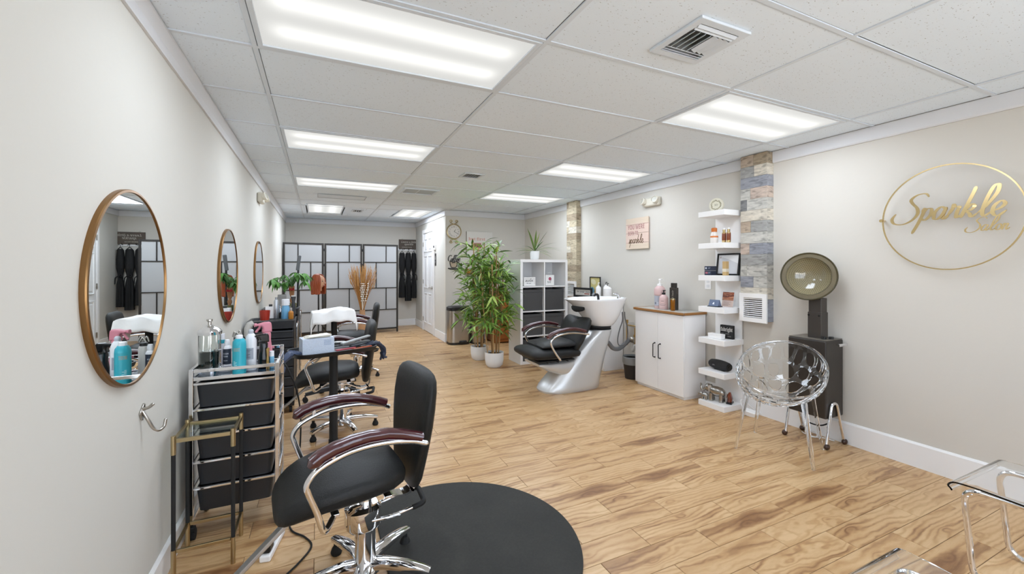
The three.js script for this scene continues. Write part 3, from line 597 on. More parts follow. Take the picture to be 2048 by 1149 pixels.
{ // orange wood cabinet glimpsed behind the bamboo
  const o = thing('wooden_cabinet', 'amber stained wooden cabinet behind the bamboo plants', 'cabinet', [3.16, 0, 7.08]);
  const wood = std(0x9a5a22, 0.45);
  part('body', box(0.62, 0.86, 0.44, 0, 0.45, 0, 0.004), wood, o);
  part('top', box(0.66, 0.03, 0.48, 0, 0.89, 0, 0.006), wood, o);
  for (const s of [-1, 1]) { const d = part('door', box(0.29, 0.74, 0.02, s * 0.15, 0.45, 0.23, 0.004), wood, o); part('panel', box(0.2, 0.6, 0.012, s * 0.15, 0.45, 0.24, 0.006), wood, d); part('knob', new THREE.SphereGeometry(0.012, 12, 8).translate(s * 0.03, 0.5, 0.255), M.brass, d); }
  for (const x of [-0.28, 0.28]) for (const z of [-0.19, 0.19]) part('foot', box(0.05, 0.03, 0.05, x, 0.015, z), wood, o);
}
// closet side wall: thermostat and restroom plaque
{
  const o = thing('door_plaque', 'small dark vertical plaque on the wall beside the closet door', 'sign', [2.09, 1.51, 8.06], -PI / 2);
  part('plate', box(0.09, 0.24, 0.008, 0, 0, 0.004, 0.002), M.blackMatte, o);
  part('print', plane(0.075, 0.22, 0, 0, 0.0085), printed(64, 192, c => { c.fillStyle = '#242424'; c.fillRect(0, 0, 64, 192); c.fillStyle = '#cfcac0'; for (const x of [20, 44]) { c.beginPath(); c.arc(x, 50, 7, 0, 7); c.fill(); c.fillRect(x - 6, 60, 12, 40); } c.fillRect(10, 130, 44, 6); c.fillRect(16, 145, 32, 5); }), o);
}
{
  const o = thing('thermostat', 'small white thermostat above the dark plaque beside the closet door', 'thermostat', [2.09, 1.75, 8.08], -PI / 2);
  part('body', soft(0.08, 0.11, 0.03, 0, 0, 0.015, 0.01), M.white, o);
  part('dial', cyl(0.024, 0.024, 0.012, 0, 0.012, 0.034, 20, PI / 2), M.blackPlastic, o);
}

// ---------------------------------------------------------------- back wall: sign, coat rack, hair-cutting capes
{
  const o = thing('wall_sign', 'weathered dark wood sign with white lettering above the hanging capes', 'sign', [1.975, 1.89, BACK]);
  part('board', box(0.56, 0.23, 0.02, 0, 0, 0.012), std(0x5c5148, 0.85), o);
  part('print', plane(0.55, 0.222, 0, 0, 0.0226), printed(512, 208, (c, w, h) => {
    c.fillStyle = '#5a5048'; c.fillRect(0, 0, w, h); for (let i = 0; i < 160; i++) { c.fillStyle = `rgba(${rr(30, 150)},${rr(30, 130)},${rr(20, 110)},0.15)`; c.fillRect(rr(-40, w), rr(0, h), rr(60, 220), rr(1, 4)); }
    c.fillStyle = '#cfc8bd'; c.font = 'italic 54px serif'; c.fillText('Leave a little', 40, 70); c.fillText('sparkle', 110, 120); c.font = '24px sans-serif'; c.fillText('WHEREVER YOU GO', 60, 175);
  }, 0.85), o);
  for (const s of [-1, 1]) part('hanger_ring', new THREE.TorusGeometry(0.012, 0.003, 6, 14).translate(s * 0.2, 0.125, 0.012), M.steel, o);
}
{
  const o = thing('coat_rack', 'white peg rail with black hooks holding the capes', 'coat rack', [1.86, 1.735, BACK]);
  part('rail', box(0.42, 0.05, 0.02, 0, 0.035, 0.01), M.trim, o);
  for (let i = 0; i < 4; i++) part('hook', tube([V(-0.15 + i * 0.1, 0.045, 0.02), V(-0.15 + i * 0.1, 0.035, 0.06), V(-0.15 + i * 0.1, 0.04, 0.08), V(-0.15 + i * 0.1, 0.06, 0.085)], 0.006), M.blackMatte, o);
}
function capeShape(w, y0, y1, belt, belly) {                     // a gathered cloth hanging from its neck, tied at the belt
  const rows = [], n = 36, H = 15;
  for (let i = 0; i <= H; i++) {
    const t = i / H, y = y1 + (y0 - y1) * t;
    const b = (y - belt) / 0.11, pinch = 1 - 0.42 * Math.exp(-b * b), hw = w * (0.36 + 0.17 * smooth(0, 0.12, t)) * pinch * (y < belt ? 0.86 + 0.16 * (belt - y) / (belt - y0) : 1), hz = 0.045 * pinch + 0.012;
    rows.push(Array.from({ length: n }, (_, k) => { const a = k / n * 2 * PI, f = 1 + 0.12 * Math.sin(a * 7 + t * 2) * smooth(0.05, 0.4, t); return V(hw * Math.cos(a) * f, y, hz * Math.sin(a) * f + belly); }));
  }
  return loft(rows, 1.2);
}
for (const [x, w, label, y0] of [[1.752, 0.128, 'black cutting cape hanging nearest the folding screen, tied at the waist', 0.66], [1.893, 0.128, 'black cutting cape hanging in the middle of the rail', 0.58], [2.022, 0.105, 'black cutting cape hanging beside the closet corner', 0.64]]) {
  const o = thing('cutting_cape', label, 'cape', [x, 0, BACK - 0.1], 0, 'cutting capes on the rail');
  part('cloth', [capeShape(w, y0, 1.69, 1.2, 0), loft([ring(0, 1.33, 0.0, w * 0.5, 0.05, 2.6, 28), ring(0, 1.5, 0.0, w * 0.535, 0.054, 2.6, 28), ring(0, 1.66, 0.0, w * 0.46, 0.045, 2, 28)])], M.cape, o);
  part('belt_tie', [new THREE.TorusGeometry(w * 0.3, 0.012, 8, 28).rotateX(PI / 2).scale(1, 1, 0.32).translate(0, 1.2, 0), tube([V(0.02, 1.2, 0.05), V(0.05, 1.16, 0.06), V(0.06, 1.06, 0.055)], 0.009), tube([V(0, 1.2, 0.05), V(-0.03, 1.23, 0.06), V(-0.05, 1.19, 0.06), V(0, 1.2, 0.055)], 0.008)], M.cape, o);
  part('hanger', [tube([V(-w * 0.45, 1.66, 0.0), V(-w * 0.2, 1.7, 0.0), V(0, 1.72, 0), V(w * 0.2, 1.7, 0), V(w * 0.45, 1.66, 0)], 0.007), tube([V(0, 1.72, 0), V(0.002, 1.75, 0), V(0.018, 1.77, 0), V(0.03, 1.755, 0)], 0.004)], M.blackPlastic, o);
}

// ---------------------------------------------------------------- folding screen, three panels
{
  const o = thing('folding_screen', 'three-panel folding screen with dark lattice frames and white paper panes', 'room divider', [0.45, 0, 9.0]);
  const frame = std(0x1c1611, 0.5), paper = phy(0xb9babb, 0.9, { transmission: 0.25, thickness: 0 });
  const H = 1.83, t = 0.032, w = 0.705, y0 = 0.07;
  const layout = [[[0.35], [0.69], [0.38], [0.69]], [[0.67], [0.35], [0.67], [0.35]], [[0.67], [0.36], [0.67], [0.36]]];
  const ends = [[-1.06, 0.06], [-0.345, -0.03], [0.365, 0.02], [1.085, -0.02]];
  for (let k = 0; k < 3; k++) {
    const [xa, za] = ends[k], [xb, zb] = ends[k + 1], cx = (xa + xb) / 2, a = Math.atan2(-(zb - za), xb - xa), W = Math.hypot(xb - xa, zb - za) - 0.012;
    const p = new THREE.Group(); p.name = 'screen_panel'; p.position.set(cx, 0, (za + zb) / 2); p.rotation.y = a; o.add(p);
    const rails = [y0 + 0.015, 0.48, 0.93, 1.46, H - t / 2].map((y, i) => k === 0 && i === 2 ? y - 0.01 : y), bars = [];
    for (const s of [-1, 1]) bars.push(box(t, H, 0.022, s * (W - t) / 2, H / 2, 0, 0.002));
    rails.forEach((y, i) => bars.push(box(W - 2 * t, i === 0 || i === 4 ? t : 0.018, 0.018, 0, y, 0, 0.002)));
    layout[k].forEach(([f], r) => {
      const yb = rails[3 - r], yt = rails[4 - r], xd = -W / 2 + t + (W - 2 * t) * f;
      bars.push(box(0.018, yt - yb, 0.018, xd, (yt + yb) / 2, 0, 0.002));
      for (const [l, q] of [[-W / 2 + t, xd], [xd, W / 2 - t]]) part('pane', box(q - l - 0.01, yt - yb - 0.01, 0.002, (l + q) / 2, (yt + yb) / 2, -0.003, 0), paper, p);
    });
    part('lattice', bars, frame, p);
  }
  for (const [x, z] of ends.slice(1, 3)) for (const y of [0.25, 0.92, 1.4, 1.7]) part('hinge', box(0.022, 0.05, 0.026, x, y, z, 0.002), M.blackMatte, o);
}

// ---------------------------------------------------------------- styling chairs
function rowLoft(rows, n = 36, p = 3.2) {                        // rows: [z, yc, halfHeight, halfWidth, bow]
  return loft(rows.map(([z, y, hh, hw, bow = 0]) => Array.from({ length: n }, (_, i) => {
    const a = i / n * 2 * PI, c = Math.cos(a), s = Math.sin(a), x = hw * Math.sign(c) * Math.abs(c) ** (2 / p), yy = hh * Math.sign(s) * Math.abs(s) ** (2 / p);
    return V(x, y + yy + (s > 0 ? bow * (1 - (x / hw) ** 2) : 0), z);
  })), 1.0);
}
function armrest(o, s, R = 1) {
  const arm = part('armrest', sweep([[0.2, 0.672], [0.19, 0.69], [0.165, 0.707], [0.12, 0.722], [0.06, 0.733], [0.0, 0.736], [-0.07, 0.73], [-0.13, 0.714], [-0.185, 0.694], [-0.21, 0.684]].map(([z, y]) => V(s * (0.265 + 0.012 * Math.sin(z * 6)), y, z)),
    t => { const k = Math.min(1, 0.45 + Math.sin(Math.min(t, 0.12) / 0.12 * PI / 2) * 0.55) * mixn(1.12, 0.85, t), w = 0.027 * k, h = 0.022 * k; return Array.from({ length: 16 }, (_, i) => { const a = i / 16 * 2 * PI; return [w * Math.cos(a), h * Math.sin(a) * (Math.sin(a) < 0 ? 1.35 : 0.85)]; }); }), M.wineWood, o);
  const x = s * 0.262;
  part('arm_tube', [tube([V(x, 0.655, -0.225), V(x, 0.676, -0.17), V(x, 0.692, -0.08), V(x, 0.694, 0.01), V(x, 0.682, 0.09), V(x, 0.65, 0.17), V(x, 0.608, 0.205), V(x * 0.99, 0.57, 0.2), V(x * 0.96, 0.5, 0.175), V(x * 0.93, 0.43, 0.155), V(x * 0.88, 0.412, 0.14), V(x * 0.6, 0.42, 0.1), V(x * 0.3, 0.42, 0.07)], 0.0115, 110, 12),
    rod(V(x, 0.685, -0.1), V(x, 0.715, -0.1), 0.009), rod(V(x, 0.672, 0.12), V(x, 0.708, 0.12), 0.009)], M.chrome, arm);
}
function stylingChair(label, at, turn, spin) {
  const o = thing('styling_chair', label, 'chair', at, turn, 'styling chairs at the mirrors');
  part('seat', rowLoft([[-0.185, 0.5, 0.012, 0.11], [-0.18, 0.5, 0.03, 0.145], [-0.165, 0.5, 0.044, 0.172], [-0.12, 0.5, 0.052, 0.202, 0.012], [-0.03, 0.498, 0.056, 0.22, 0.016], [0.07, 0.496, 0.057, 0.222, 0.018], [0.14, 0.49, 0.056, 0.216, 0.016], [0.2, 0.478, 0.054, 0.203, 0.012], [0.24, 0.464, 0.05, 0.187, 0.008], [0.268, 0.45, 0.044, 0.166, 0.004], [0.286, 0.439, 0.034, 0.14], [0.296, 0.432, 0.02, 0.105], [0.299, 0.43, 0.008, 0.075]]), M.leather, o);
  part('seat_frame', [box(0.36, 0.012, 0.03, 0, 0.436, -0.1, 0.003), box(0.36, 0.012, 0.03, 0, 0.424, 0.1, 0.003), box(0.06, 0.03, 0.3, 0, 0.422, 0, 0.003)], M.chrome, o);
  // backrest: rows from bottom to top, leaning back
  const back = [[0.405, 0.1, 0.018], [0.415, 0.125, 0.028], [0.45, 0.15, 0.034], [0.52, 0.175, 0.036], [0.6, 0.2, 0.038], [0.68, 0.218, 0.04], [0.76, 0.226, 0.04], [0.83, 0.222, 0.038], [0.87, 0.208, 0.035], [0.89, 0.185, 0.028], [0.902, 0.15, 0.018], [0.905, 0.11, 0.006]];
  part('backrest', loft(back.map(([y, hw, ht]) => Array.from({ length: 32 }, (_, i) => { const a = i / 32 * 2 * PI, c = Math.cos(a), s = Math.sin(a), x = hw * Math.sign(c) * Math.abs(c) ** 0.7, z = ht * Math.sign(s) * Math.abs(s) ** 0.7; return V(x, y, -0.235 - (y - 0.4) * 0.12 + z + 0.35 * x * x); })), 1.0), M.leather, o);
  const strap = [[-0.265, 0.44], [-0.268, 0.39], [-0.255, 0.36], [-0.22, 0.345], [-0.17, 0.352], [-0.1, 0.38], [0.02, 0.39]].map(([z, y]) => V(0, y, z));
  part('back_strap', sweep(new THREE.CatmullRomCurve3(strap).getPoints(36), () => [[-0.028, -0.004], [0.028, -0.004], [0.028, 0.004], [-0.028, 0.004]], V(0.01, 0.6, -0.8)), M.chrome, o);
  part('column', [cyl(0.042, 0.044, 0.2, 0, 0.165, 0, 32), cyl(0.026, 0.026, 0.12, 0, 0.36, 0, 24)], M.chrome, o);
  part('pump_housing', loft([ring(0, 0.245, 0.01, 0.055, 0.062, 2.6), ring(0, 0.262, 0.01, 0.064, 0.074, 2.6), ring(0, 0.33, 0.01, 0.064, 0.074, 2.6), ring(0, 0.345, 0.006, 0.05, 0.055, 2.6)]), M.chrome, o);
  part('pump_lever', [bent([V(0.05, 0.29, 0.02), V(0.07, 0.29, -0.1), V(0.075, 0.31, -0.24), V(-0.075, 0.31, -0.26), V(-0.07, 0.29, -0.1), V(-0.05, 0.29, 0.02)], 0.0075, 0.035)], M.chrome, o);
  part('lever_grip', bent([V(0.073, 0.302, -0.185), V(0.075, 0.31, -0.24), V(-0.075, 0.31, -0.26), V(-0.073, 0.302, -0.2)], 0.0115, 0.035), M.rubber, o);
  part('hub', lathe([[0, 0.045], [0.06, 0.045], [0.066, 0.06], [0.06, 0.085], [0.048, 0.1], [0, 0.1]], 28), M.chrome, o);
  for (let k = 0; k < 5; k++) {
    const a = spin + k * 2 * PI / 5, c = Math.cos(a), s = Math.sin(a), p = (r, y) => V(r * c, y, r * s);
    const leg = part('base_leg', sweep([p(0.03, 0.085), p(0.09, 0.092), p(0.18, 0.088), p(0.25, 0.076), p(0.285, 0.068)], t => { const w = mixn(0.034, 0.02, t), h = mixn(0.02, 0.012, t); return Array.from({ length: 12 }, (_, i) => { const q = i / 12 * 2 * PI; return [w * Math.sign(Math.cos(q)) * Math.abs(Math.cos(q)) ** 0.6, h * Math.sign(Math.sin(q)) * Math.abs(Math.sin(q)) ** 0.6]; }); }), M.chrome, o);
    part('glide', [cyl(0.012, 0.012, 0.025, 0.268 * c, 0.05, 0.268 * s, 12), lathe([[0, 0], [0.022, 0], [0.026, 0.012], [0.02, 0.03], [0.012, 0.04], [0, 0.04]], 18).translate(0.268 * c, 0, 0.268 * s)], M.rubber, leg);
  }
  armrest(o, 1); armrest(o, -1);
  const foot = part('footrest_stem', [rod(V(0, 0.385, 0.16), V(0, 0.36, 0.25), 0.012), box(0.042, 0.016, 0.46, 0, 0.245, 0.375, 0.004, 0.72)], M.alu, o);
  part('footrest_bar', [box(0.3, 0.02, 0.055, 0, 0.1, 0.55, 0.008), box(0.26, 0.006, 0.045, 0, 0.112, 0.55, 0.002)], M.alu, foot);
  for (const c of o.children) if (['seat', 'seat_frame', 'backrest', 'back_strap', 'armrest', 'footrest_stem'].includes(c.name)) c.position.z = 0.05;
  return o;
}
stylingChair('nearest black styling chair with wine armrests, standing partly on the round mat', [0.185, 0, 1.905], -PI / 2 + 0.13, 0.35);
stylingChair('middle black styling chair with wine armrests, behind the black tool tray', [0.18, 0, 3.77], -PI / 2 - 0.04, 0.9);
stylingChair('farthest black styling chair, mostly behind the tray with the white towel', [0.44, 0, 5.58], -PI / 2 - 0.1, 0.1);

// ---------------------------------------------------------------- black floor mat, round with one straight side
{
  const pts = []; const R = 0.615, x0 = -0.31, a0 = Math.acos(x0 / R);
  for (let i = 0; i <= 72; i++) { const a = -a0 + 2 * a0 * i / 72; pts.push([R * Math.cos(a), R * Math.sin(a)]); }
  const matTex = dataTex(512, 512, (i, j) => {
    const x = i / 512 - 0.5, y = j / 512 - 0.5, g = fbm(i / 3, j / 3, 2), d = fbm(i / 60, j / 60, 4), r = Math.hypot(x + 0.26, y + 0.02);
    const paleArc = Math.exp(-(((r - 0.28) / 0.03) ** 2)) * fbm(i / 20, j / 20, 3) * 0.35, v = 44 + 10 * (g - 0.5) + 12 * (d - 0.5) + 22 * paleArc; return [v, v * 0.98, v * 0.9];  // a paler arc, broken up by noise, in the mat colour
  });
  const m = solo('floor_mat', uvMetres(ext(pts, 0.014, 0.004).rotateX(-PI / 2), 0.8, 0.5, 0.5), std(0xffffff, 0.8, { map: matTex }), 'large black round salon mat with one straight edge on the floor', 'mat', [0.59, 0, 1.94]);
}

// ---------------------------------------------------------------- tool trays on posts
function starBase(o, r, spin) {
  part('hub', lathe([[0, 0.06], [0.045, 0.06], [0.045, 0.11], [0.033, 0.14], [0, 0.14]], 24), M.blackPlastic, o);
  for (let k = 0; k < 5; k++) {
    const a = spin + k * 2 * PI / 5, c = Math.cos(a), s = Math.sin(a);
    const leg = part('base_leg', sweep([V(0.02 * c, 0.105, 0.02 * s), V(r * 0.5 * c, 0.1, r * 0.5 * s), V(r * c, 0.078, r * s)], t => { const w = mixn(0.026, 0.018, t), h = mixn(0.02, 0.014, t); return [[-w, -h], [w, -h], [w * 0.8, h], [-w * 0.8, h]]; }), M.blackPlastic, o);
    part('caster', [cyl(0.025, 0.025, 0.018, r * c + 0.012 * s, 0.025, r * s - 0.012 * c, 18, PI / 2, 0, a), cyl(0.025, 0.025, 0.018, r * c - 0.012 * s, 0.025, r * s + 0.012 * c, 18, PI / 2, 0, a), cyl(0.007, 0.007, 0.05, r * c, 0.05, r * s, 10)], M.rubber, leg);
  }
}
const trayOutline = (w, d, r, n = 40) => ring(0, 0, 0, w / 2, d / 2, r, n);
function trayOnPost(label, at, turn, y, w, d, spin, disc) {
  const o = thing('tool_tray', label, 'tool tray', at, turn);
  const lip = (k, yy) => trayOutline(w + k, d + k, 5, 48).map(p => V(p.x, yy, p.z));
  part('tray', loft([lip(-0.06, y - 0.016), lip(-0.01, y - 0.014), lip(0, y), lip(0.006, y + 0.014), lip(-0.012, y + 0.014), lip(-0.018, y - 0.002), lip(-0.06, y - 0.006)], 0.6), M.blackPlastic, o);
  part('post', [cyl(0.029, 0.029, y - 0.15, 0, 0.12 + (y - 0.15) / 2, 0, 28), cyl(0.05, 0.035, 0.03, 0, y - 0.03, 0, 24)], M.blackMatte, o);
  if (disc) part('base', lathe([[0, 0], [0.17, 0], [0.175, 0.006], [0.165, 0.016], [0.05, 0.03], [0.034, 0.06], [0.032, 0.125], [0, 0.125]], 40), M.blackMatte, o); else starBase(o, 0.27, spin);
  return o;
}
const TT = [0.1, 0, 3.27], TTurn = 0.3;
trayOnPost('black tool tray on a post holding brushes and a blue foil box', TT, TTurn, 0.77, 0.56, 0.34, 0.2, true);
const onTray = (x, y, z) => [TT[0] + x * Math.cos(TTurn) + z * Math.sin(TTurn), 0.764 + y, TT[2] + x * Math.sin(TTurn) - z * Math.cos(TTurn)];
{ // box of foils on the tray
  const o = thing('foil_box', 'pale blue speckled foil box with white sheets poking out on top', 'box', onTray(-0.13, 0, 0.05), TTurn - 0.1);
  const pr = printed(256, 160, (c, w, h) => { c.fillStyle = '#c7d2e2'; c.fillRect(0, 0, w, h); for (let i = 0; i < 2600; i++) { const g = rr(170, 240); c.fillStyle = `rgb(${g - 12},${g - 4},${g + 8})`; c.fillRect(rr(0, w), rr(0, h), 2, 2); } c.fillStyle = '#8ba0c0'; for (let i = 0; i < 4; i++) c.fillRect(170, 22 + i * 13, 60, 5); });
  const g = box(0.2, 0.115, 0.13, 0, 0.0575, 0, 0.002);
  part('carton', g, pr, o);
  for (let i = 0; i < 4; i++) part('foil_sheet', box(0.17 - i * 0.01, 0.0015, 0.1, 0.004 * i, 0.1185 + i * 0.0035, 0.003 * i, 0, 0, 0.1 * (i - 1.5), 0.04), std(0xe8e4d8, 0.8), o);
}
{ // brushes, irons and clips
  const o = thing('hair_straightener', 'grey hair straightener lying across the black tool tray', 'hair straightener', onTray(0.15, 0.05, 0.03), TTurn + 0.25);
  part('arm', soft(0.24, 0.014, 0.034, 0, 0.012, 0, 0.007, 0, 0, 0.12), std(0x8f918f, 0.35), o);
  part('arm', soft(0.24, 0.014, 0.034, 0, -0.012, 0, 0.007, 0, 0, -0.0), std(0x55595a, 0.35), o);
  part('plate', box(0.1, 0.006, 0.026, -0.06, -0.002, 0, 0.001), M.steel, o);
}
for (const [x, z, a, col, len, label] of [[0.06, 0.08, 0.15, 0xb9515b, 0.15, 'coral red tail comb on the black tool tray'], [0.17, 0.11, 0.3, 0xb0502c, 0.16, 'rust orange comb on the black tool tray'], [0.12, -0.07, -0.2, 0x1c1c1e, 0.2, 'black round hair brush at the back of the tool tray'], [0.2, -0.02, 0.5, 0x3a3f46, 0.17, 'dark grey styling comb at the right end of the tool tray']]) {
  const o = thing('hair_comb', label, 'comb', onTray(x, 0.012, z), TTurn + a), m = std(col, 0.4);
  part('spine', soft(len, 0.012, 0.014, 0, 0.0, 0, 0.005), m, o);
  part('teeth', Array.from({ length: 14 }, (_, i) => box(0.002, 0.007, 0.026, -len * 0.45 + i * len * 0.05, 0, -0.018, 0)), m, o);
}
for (const [x, z, s, label] of [[-0.285, 0.06, -1, 'crumpled dark blue glove hanging off the left end of the tool tray'], [0.29, 0.05, 1, 'crumpled navy glove hanging off the right end of the tool tray']]) {
  const o = thing('glove', label, 'glove', onTray(x, -0.01, z), TTurn), m = std(s < 0 ? 0x4a5672 : 0x2c3447, 0.55, { side: THREE.DoubleSide });
  const rows = []; for (let i = 0; i <= 8; i++) { const t = i / 8, y = 0.03 + 0.02 * Math.sin(t * PI) - 0.13 * Math.max(0, t - 0.25), xx = s * (-0.05 + 0.11 * Math.min(t * 1.6, 1)); rows.push(ring(xx + s * 0.01 * Math.sin(t * 9), y, 0, 0.01 + 0.012 * Math.sin(t * PI), 0.035 + 0.012 * Math.sin(t * 5), 2, 14).map((p, k) => V(p.x + 0.004 * Math.sin(k * 3 + i), p.y + 0.007 * Math.sin(k * 2.3 + i * 1.7), p.z))); }
  part('palm', loft(rows, 0.9), m, o);
  for (let k = 0; k < 3; k++) part('finger', tube([V(s * 0.055, -0.05, -0.02 + k * 0.02), V(s * 0.062, -0.075, -0.024 + k * 0.024), V(s * (0.055 + 0.01 * k), -0.1 + 0.01 * k, -0.026 + k * 0.026)], 0.009), m, o);
}

// tray with white towel
trayOnPost('black tool tray on a post covered with a white towel', [0.15, 0, 4.72], 0.0, 0.87, 0.4, 0.3, 0.5);
{
  const o = thing('towel', 'white towel folded and draped over the far tool tray', 'towel', [0.14, 0.884, 4.72], 0.05);
  const n = 44, m = 30, top = [], pos = [];
  const f = (i, j) => {
    const u = i / n - 0.5, v = j / m - 0.5, x = u * 0.54, z = v * 0.52, ax = Math.max(0, Math.abs(x) - 0.2), az = Math.max(0, Math.abs(z) - 0.155);
    const lump = 0.03 * Math.exp(-((x - 0.06) ** 2) / 0.02) + 0.012 * fbm(x * 14 + 5, z * 14 + 2, 3);
    return V(x - Math.sign(x) * ax * 0.78, 0.012 + lump - ax * 1.2 - az * 1.0 + 0.006 * Math.sin(x * 40 + z * 9) * (az > 0 ? 1 : 0), z - Math.sign(z) * az * 0.72 + 0.01 * Math.sin(x * 34) * Math.min(1, az * 20));
  };
  const rows = Array.from({ length: n + 1 }, (_, i) => { const a = [], b = []; for (let j = 0; j <= m; j++) { const p = f(i, j); a.push(p); b.push(V(p.x * 0.975, p.y - 0.009, p.z * 0.97)); } return [...a, ...b.reverse()]; });
  part('cloth', loft(rows, 1.2), M.towel, o);
}

// ---------------------------------------------------------------- chrome cart with five dark drawers
const CART = { x0: -0.58, x1: -0.188, d0: 2.535, d1: 2.88 };
{
  const w = CART.x1 - CART.x0, d = CART.d1 - CART.d0, cx = (CART.x0 + CART.x1) / 2, o = thing('drawer_cart', 'chrome rolling cart with five dark grey drawers against the left wall', 'cart', [cx, 0, CART.d0 + d / 2]);
  const X = w / 2, Z = d / 2, t = 0.02;
  for (const sx of [-1, 1]) for (const sz of [-1, 1]) part('post', box(t, sz < 0 ? 0.81 : 0.77, t, sx * (X - t / 2), 0.085 + (sz < 0 ? 0.405 : 0.385), sz * (Z - t / 2), 0.003), M.chrome, o);
  for (const [y, z] of [[0.845, Z - t / 2], [0.805, Z - t / 2], [0.885, -Z + t / 2], [0.805, -Z + t / 2]]) part('rail', box(w - 2 * t, 0.018, t * 0.9, 0, y, z, 0.003), M.chrome, o);
  for (const sx of [-1, 1]) for (const y of [0.845, 0.805, 0.105]) part('rail', box(t * 0.9, 0.018, d - 2 * t, sx * (X - t / 2), y, 0, 0.003), M.chrome, o);
  part('top_tray', box(w - 2 * t - 0.004, 0.006, d - 2 * t - 0.004, 0, 0.806, 0, 0.001), std(0x1d3448, 0.2), o);
  [0.78, 0.65, 0.52, 0.39, 0.26].forEach((y, i) => {
    const sl = part('drawer_slide', [box(w - 2 * t, 0.012, 0.016, 0, y, Z - 0.006, 0.003), ...[-1, 1].map(s => box(0.012, 0.012, d - 2 * t, s * (X - t / 2), y, 0, 0.002))], M.chrome, o);
    const hw = X - t - 0.006, dr = part('drawer', loft([[-0.121, 0.935, 0.93], [-0.006, 1, 1], [-0.006, 0.97, 0.97], [-0.115, 0.9, 0.9]].map(([yy, k, q]) => ring(0, y + yy, 0.004, hw * (k * 0.96 + 0.04), (Z - 0.014) * q, 14, 40)), 0.5), M.darkGrey, o);
  });
  for (const sx of [-1, 1]) for (const sz of [-1, 1]) part('caster', [cyl(0.027, 0.027, 0.022, sx * (X - 0.012), 0.027, sz * (Z - 0.03), 20, 0, 0, PI / 2), box(0.03, 0.025, 0.03, sx * (X - 0.012), 0.062, sz * (Z - 0.012), 0.006), cyl(0.006, 0.006, 0.03, sx * (X - 0.012), 0.085, sz * (Z - 0.012), 10)], M.rubber, o);
}
const TOPY = 0.809;
// a bottle from a turned profile: name, label, [x, y, d], parts [[name, profile, material], ...]
function bottle(name, label, at, parts, category = 'bottle', n = 28, group) {
  const o = thing(name, label, category, at, 0, group);
  let first = null;
  for (const [pn, prof, mat, lab] of parts) part(pn, lathe(prof, n), mat, o, lab);
  return o;
}
{ // disinfectant jar: glass cylinder, chrome lid with plunger, coloured liquid, chrome basket
  const o = thing('disinfectant_jar', 'tall glass disinfectant jar with chrome lid on the drawer cart', 'jar', [-0.523, TOPY, 2.69]);
  part('jar_glass', lathe([[0, 0.006], [0.05, 0.006], [0.05, 0.205], [0.046, 0.205], [0.046, 0.012], [0, 0.012]], 40), phy(0xf4f8f6, 0.02, { transmission: 1, thickness: 0.004, ior: 1.45 }), o);
  part('base_ring', lathe([[0, 0], [0.054, 0], [0.054, 0.02], [0.0508, 0.022], [0.0508, 0.006], [0, 0.005]], 36), M.chrome, o);
  part('liquid', cyl(0.044, 0.044, 0.09, 0, 0.06, 0, 32), std(0x16221f, 0.1), o);
  part('lid', lathe([[0.0475, 0.195], [0.054, 0.196], [0.055, 0.212], [0.05, 0.22], [0.012, 0.246], [0, 0.247]], 36), M.chrome, o);
  part('knob', lathe([[0, 0.244], [0.008, 0.246], [0.008, 0.262], [0.014, 0.268], [0.014, 0.276], [0, 0.278]], 20), M.steel, o);
  part('basket', [cyl(0.03, 0.03, 0.004, 0, 0.11, 0, 28), rod(V(0, 0.11, 0), V(0, 0.244, 0), 0.003), ...[0, 1, 2, 3].map(i => rod(V(0.028 * Math.cos(i * 1.57), 0.11, 0.028 * Math.sin(i * 1.57)), V(0.028 * Math.cos(i * 1.57), 0.19, 0.028 * Math.sin(i * 1.57)), 0.002))], M.chrome, o);
}
const capBottle = (h, r, neck = 0.5, sh = 0.82) => [[0, 0], [r * 0.94, 0], [r, h * 0.03], [r, h * sh], [r * 0.9, h * (sh + 0.06)], [r * neck, h * 0.93], [r * neck, h * 0.94], [0, h * 0.94]];
const teal = std(0x2aa6b8, 0.35), whitePl = std(0xe6e6ea, 0.35), silverCan = std(0xc6c8cc, 0.3, { metalness: 0.8 });
const textBand = (bg, fg, rows, w = 256, h = 256) => printed(w, h, (c) => { c.fillStyle = bg; c.fillRect(0, 0, w, h); c.fillStyle = fg; c.textAlign = 'center'; for (const [t, y, s] of rows) { c.font = `${s}px sans-serif`; c.fillText(t, w / 2, y); } }, 0.45);
// wraps a label on the side of a bottle facing the room
const wrap = (r, y0, y1, mat, o, half = 0.9, turn = 0) => part('label', mv(new THREE.CylinderGeometry(r, r, y1 - y0, 24, 1, true, PI / 2 * 0 - half, 2 * half), 0, (y0 + y1) / 2, 0, 0, turn, 0), mat, o);
{
  const o = bottle('spray_bottle', 'turquoise hairspray bottle with white cap on the drawer cart', [-0.372, TOPY, 2.57], [['body', [[0, 0], [0.028, 0], [0.031, 0.006], [0.031, 0.15], [0.029, 0.168], [0.02, 0.182], [0, 0.183]], teal], ['cap', [[0, 0.182], [0.016, 0.182], [0.016, 0.197], [0.013, 0.2], [0, 0.2]], whitePl]]);
  wrap(0.0314, 0.02, 0.15, printed(256, 256, c => { c.fillStyle = '#2fa8ba'; c.fillRect(0, 0, 256, 256); c.fillStyle = '#c98a52'; c.font = '46px serif'; c.fillText('MOIST', 60, 60); c.fillStyle = '#d8eef0'; for (let i = 0; i < 7; i++) { c.font = '14px sans-serif'; c.fillRect(70, 160 + i * 12, 40 + (i * 37) % 70, 4); } }, 0.35), o, 0.9, -0.35);
}
